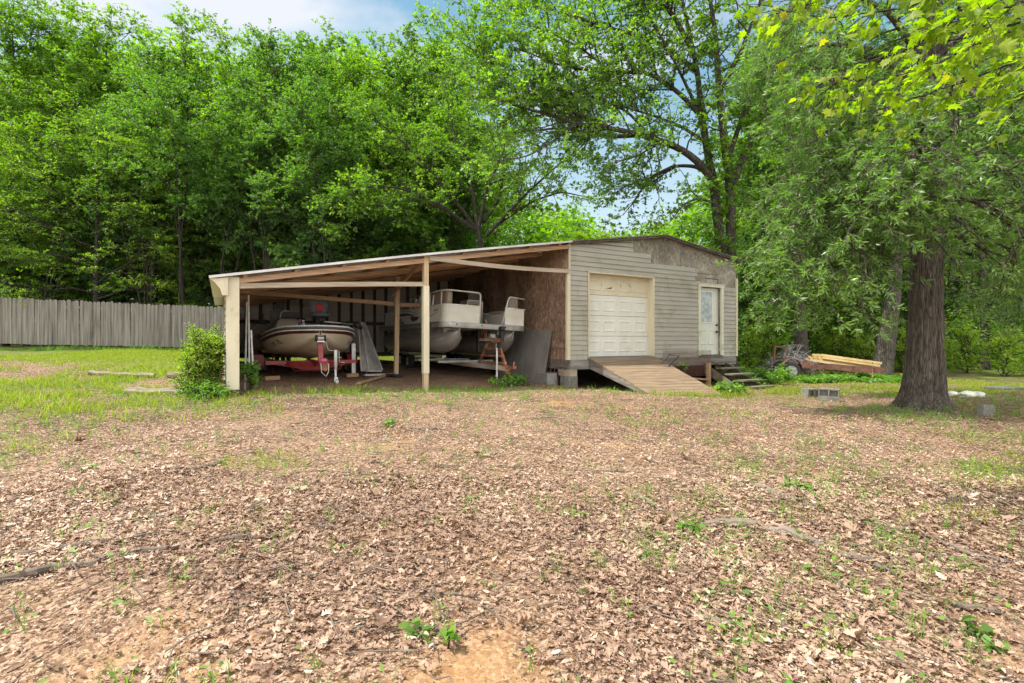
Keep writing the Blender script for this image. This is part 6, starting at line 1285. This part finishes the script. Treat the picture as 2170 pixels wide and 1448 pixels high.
for out, n, y0, y1, smin, smax in ((oakleaf(3, .25), 12500, 1.2, 4.6, .028, .075), (oakleaf(2, .22), 16000, 1.2, 4.6, .018, .052), (simple, 44000, 1.2, 4.6, .012, .05), (star(), 450, 1.2, 4.6, .03, .065), (oakleaf(2, .25), 26000, 4.4, 9.0, .02, .056), (simple, 70000, 4.4, 9.0, .013, .047), (simple, 105000, 8.6, 15.5, .016, .05), (oakleaf(3, .33), 200, 1.3, 5.5, .08, .14), (simple, 80000, 1.2, 4.6, .006, .020), (simple, 60000, 4.4, 9.0, .010, .024)):
    n = int(n * (1.55 if y1 < 6 else 1.22)); x, y = scatter_uv(n, .55 if y0 < 2 else y0, y1, 2.2); gm_ = grassmask(x, y); dn = np.ones(n) if smax < .03 else sm(.22, .48, vnoise(x * .9 + 20, y * .9, 95)) * .85 + .15
    dn = dn * (1 - .93 * sm(.25, .6, claymask(x, y)))
    k_ = (rg.random(n) > gm_ * .82) & (rg.random(n) < dn) & ~keep_out(x, y); u, v = to_uv(x, y); ins = (u > -5.6) & (u < UL) & (v > .6); k_ &= ~(ins & (rg.random(n) < .75))
    x, y = x[k_], y[k_]; n = len(x); lift = rg.random(n) ** 2.2 * .028
    p = np.stack([x, y, gz(x, y) + .012 + lift + np.where(y < 14, .022 * (vnoise(x * 2.6, y * 2.6, 4) - .5) + .012 * (vnoise(x * 6, y * 6, 5) - .5), 0)], 1)
    a = rg.uniform(0, 6.28, n); d = np.stack([np.cos(a), np.sin(a), rg.normal(0, .16, n)], 1); nr = rg.normal(0, .32, (n, 3)); nr[:, 2] = 1
    tone = np.clip(.46 + .21 * rg.normal(0, 1, n) + .30 * (vnoise(x * .7 + 50, y * .7, 98) - .5) + .25 * (vnoise(x * 2.3, y * 2.3 + 30, 99) - .5), 0, 1)
    shaped_leaves(out, p, d, unit(nr), rg.uniform(smin, smax, n), np.stack([rg.normal(.25, .5, n), rg.normal(.3, .7, n), rg.normal(0, .35, n)], 1), rg, tone, lit)
setp(link('fallen_leaves', lit.mesh('fallen_leaves', M['litter'])), 'brown oak and maple leaves covering the yard', None, None, 'stuff')
def blades(x, y, h, wd, lean, geo, rng, tone0=.45):
    n = len(x); b = np.stack([x, y, gz(x, y) - .01], 1); a = rng.uniform(0, 6.28, n); s_ = np.stack([np.cos(a), np.sin(a), 0 * a], 1) * wd[:, None] * .5
    a2 = rng.uniform(0, 6.28, n); ln = np.stack([np.cos(a2), np.sin(a2), 0 * a], 1) * (lean * h)[:, None]; up = np.array([0, 0, 1.]) * h[:, None]
    V = np.stack([b - s_, b + s_, b + up * .55 + ln * .35 + s_ * .8, b + up * .55 + ln * .35 - s_ * .8, b + up * .93 + ln], 1).reshape(-1, 3); o_ = np.arange(n)[:, None] * 5
    tn = np.clip(tone0 + .2 * rng.normal(0, 1, n), 0, 1); geo.add(V, np.concatenate([o_, o_ + 1, o_ + 2, o_ + 3], 1), tn)
    geo.F.setdefault(3, []).append(np.concatenate([o_ + 3, o_ + 2, o_ + 4], 1) + geo.n - len(V)); geo.T.setdefault(3, []).append(tn)
gr = Geo()
n = 60000; x = rg.uniform(-16, 15, n); y = rg.uniform(3.5, 23, n); k_ = (np.abs(x) < 1.08 * y + .5) & (rg.random(n) < grassmask(x, y) ** 1.3) & ~keep_out(x, y); x, y = x[k_], y[k_]
u_, v_ = to_uv(x, y); hz_ = np.where((x < -3) & (y < 13), .15, np.where((x < -5), .075, np.where((u_ > 1.8) & (u_ < 6.6) & (v_ > -3) & (v_ < 0), .17, .085)))
for k in range(9):
    r_ = .03 + .05 * rg.random(len(x)); a = rg.uniform(0, 6.28, len(x)); blades(x + r_ * np.cos(a), y + r_ * np.sin(a), hz_ * rg.uniform(.4, 1.35, len(x)), np.full(len(x), .009) * rg.uniform(.6, 1.5, len(x)), rg.uniform(.1, .9, len(x)), gr, rg)
setp(link('grass', gr.mesh('grass', M['grass'])), 'bright green grass growing through the leaves', None, None, 'stuff')
sp_ = Geo(); x, y = scatter_uv(6000, 1.5, 12); k_ = (rg.random(len(x)) < .18 + .95 * sm(.5, .8, vnoise(x * .8 + 5, y * .8, 96))) & ~keep_out(x, y); x, y = x[k_], y[k_]; u_, v_ = to_uv(x, y); k_ = ~((u_ > -5.6) & (u_ < UL) & (v_ > .4)); x, y = x[k_], y[k_]
for k in range(7):
    r_ = .05 * rg.random(len(x)); a = rg.uniform(0, 6.28, len(x)); blades(x + r_ * np.cos(a), y + r_ * np.sin(a), rg.uniform(.03, .15, len(x)) * (.6 + rg.random(len(x))), np.full(len(x), .0045), rg.uniform(.1, .8, len(x)), sp_, rg, .5)
for k in range(5):
    m_ = rg.random(len(x)) < .45; q = m_.sum(); a = rg.uniform(0, 6.28, q); p = np.stack([x[m_] + .04 * np.cos(a), y[m_] + .04 * np.sin(a), gz(x[m_], y[m_]) + rg.uniform(.02, .09, q)], 1); d = np.stack([np.cos(a), np.sin(a), rg.uniform(-.1, .5, q)], 1); nr = rg.normal(0, .3, (q, 3)); nr[:, 2] = 1
    V, Q = leaf_quads(p, unit(d), unit(nr), rg.uniform(.02, .055, q), rg.uniform(.012, .03, q)); sp_.add(V, Q, np.clip(.5 + .2 * rg.normal(0, 1, q), 0, 1))
t_ = rg.uniform(-2, 9, 500); off_ = rg.uniform(-.1, .45, 500); x = fa.x + fd.x * t_ + nrm.x * off_; y = fa.y + fd.y * t_ + nrm.y * off_
for k in range(6): blades(x + rg.normal(0, .05, 500), y + rg.normal(0, .05, 500), rg.uniform(.06, .30, 500) * (.4 + vnoise(x * 1.3, y * 1.3, 12)), np.full(500, .012), rg.uniform(.1, .7, 500), sp_, rg, .4)
setp(link('sprouts', sp_.mesh('sprouts', M['weed'])), 'thin green sprouts scattered among the fallen leaves', None, None, 'stuff')
tw = Geo(); x, y = scatter_uv(2600, 1.3, 10); k_ = ~keep_out(x, y); x, y = x[k_], y[k_]; n = len(x); a = rg.uniform(0, 6.28, n); l_ = rg.uniform(.05, .32, n); u = np.linspace(-.5, .5, 4)
P_ = np.stack([x[:, None] + np.cos(a)[:, None] * l_[:, None] * u, y[:, None] + np.sin(a)[:, None] * l_[:, None] * u, np.zeros((n, 4))], -1); P_[..., :2] += rg.normal(0, .006, (n, 4, 2)); P_[..., 2] = gz(P_[..., 0], P_[..., 1]) + .03 + rg.normal(0, .008, (n, 4)); V, Q = tubes(P_, np.repeat(np.array([[.004, .0038, .003, .002]]), n, 0), 4); tw.add(V, Q)
setp(link('twig_litter', tw.mesh('twig_litter', M['stick'])), 'small dead twigs strewn over the leaves', None, None, 'stuff')
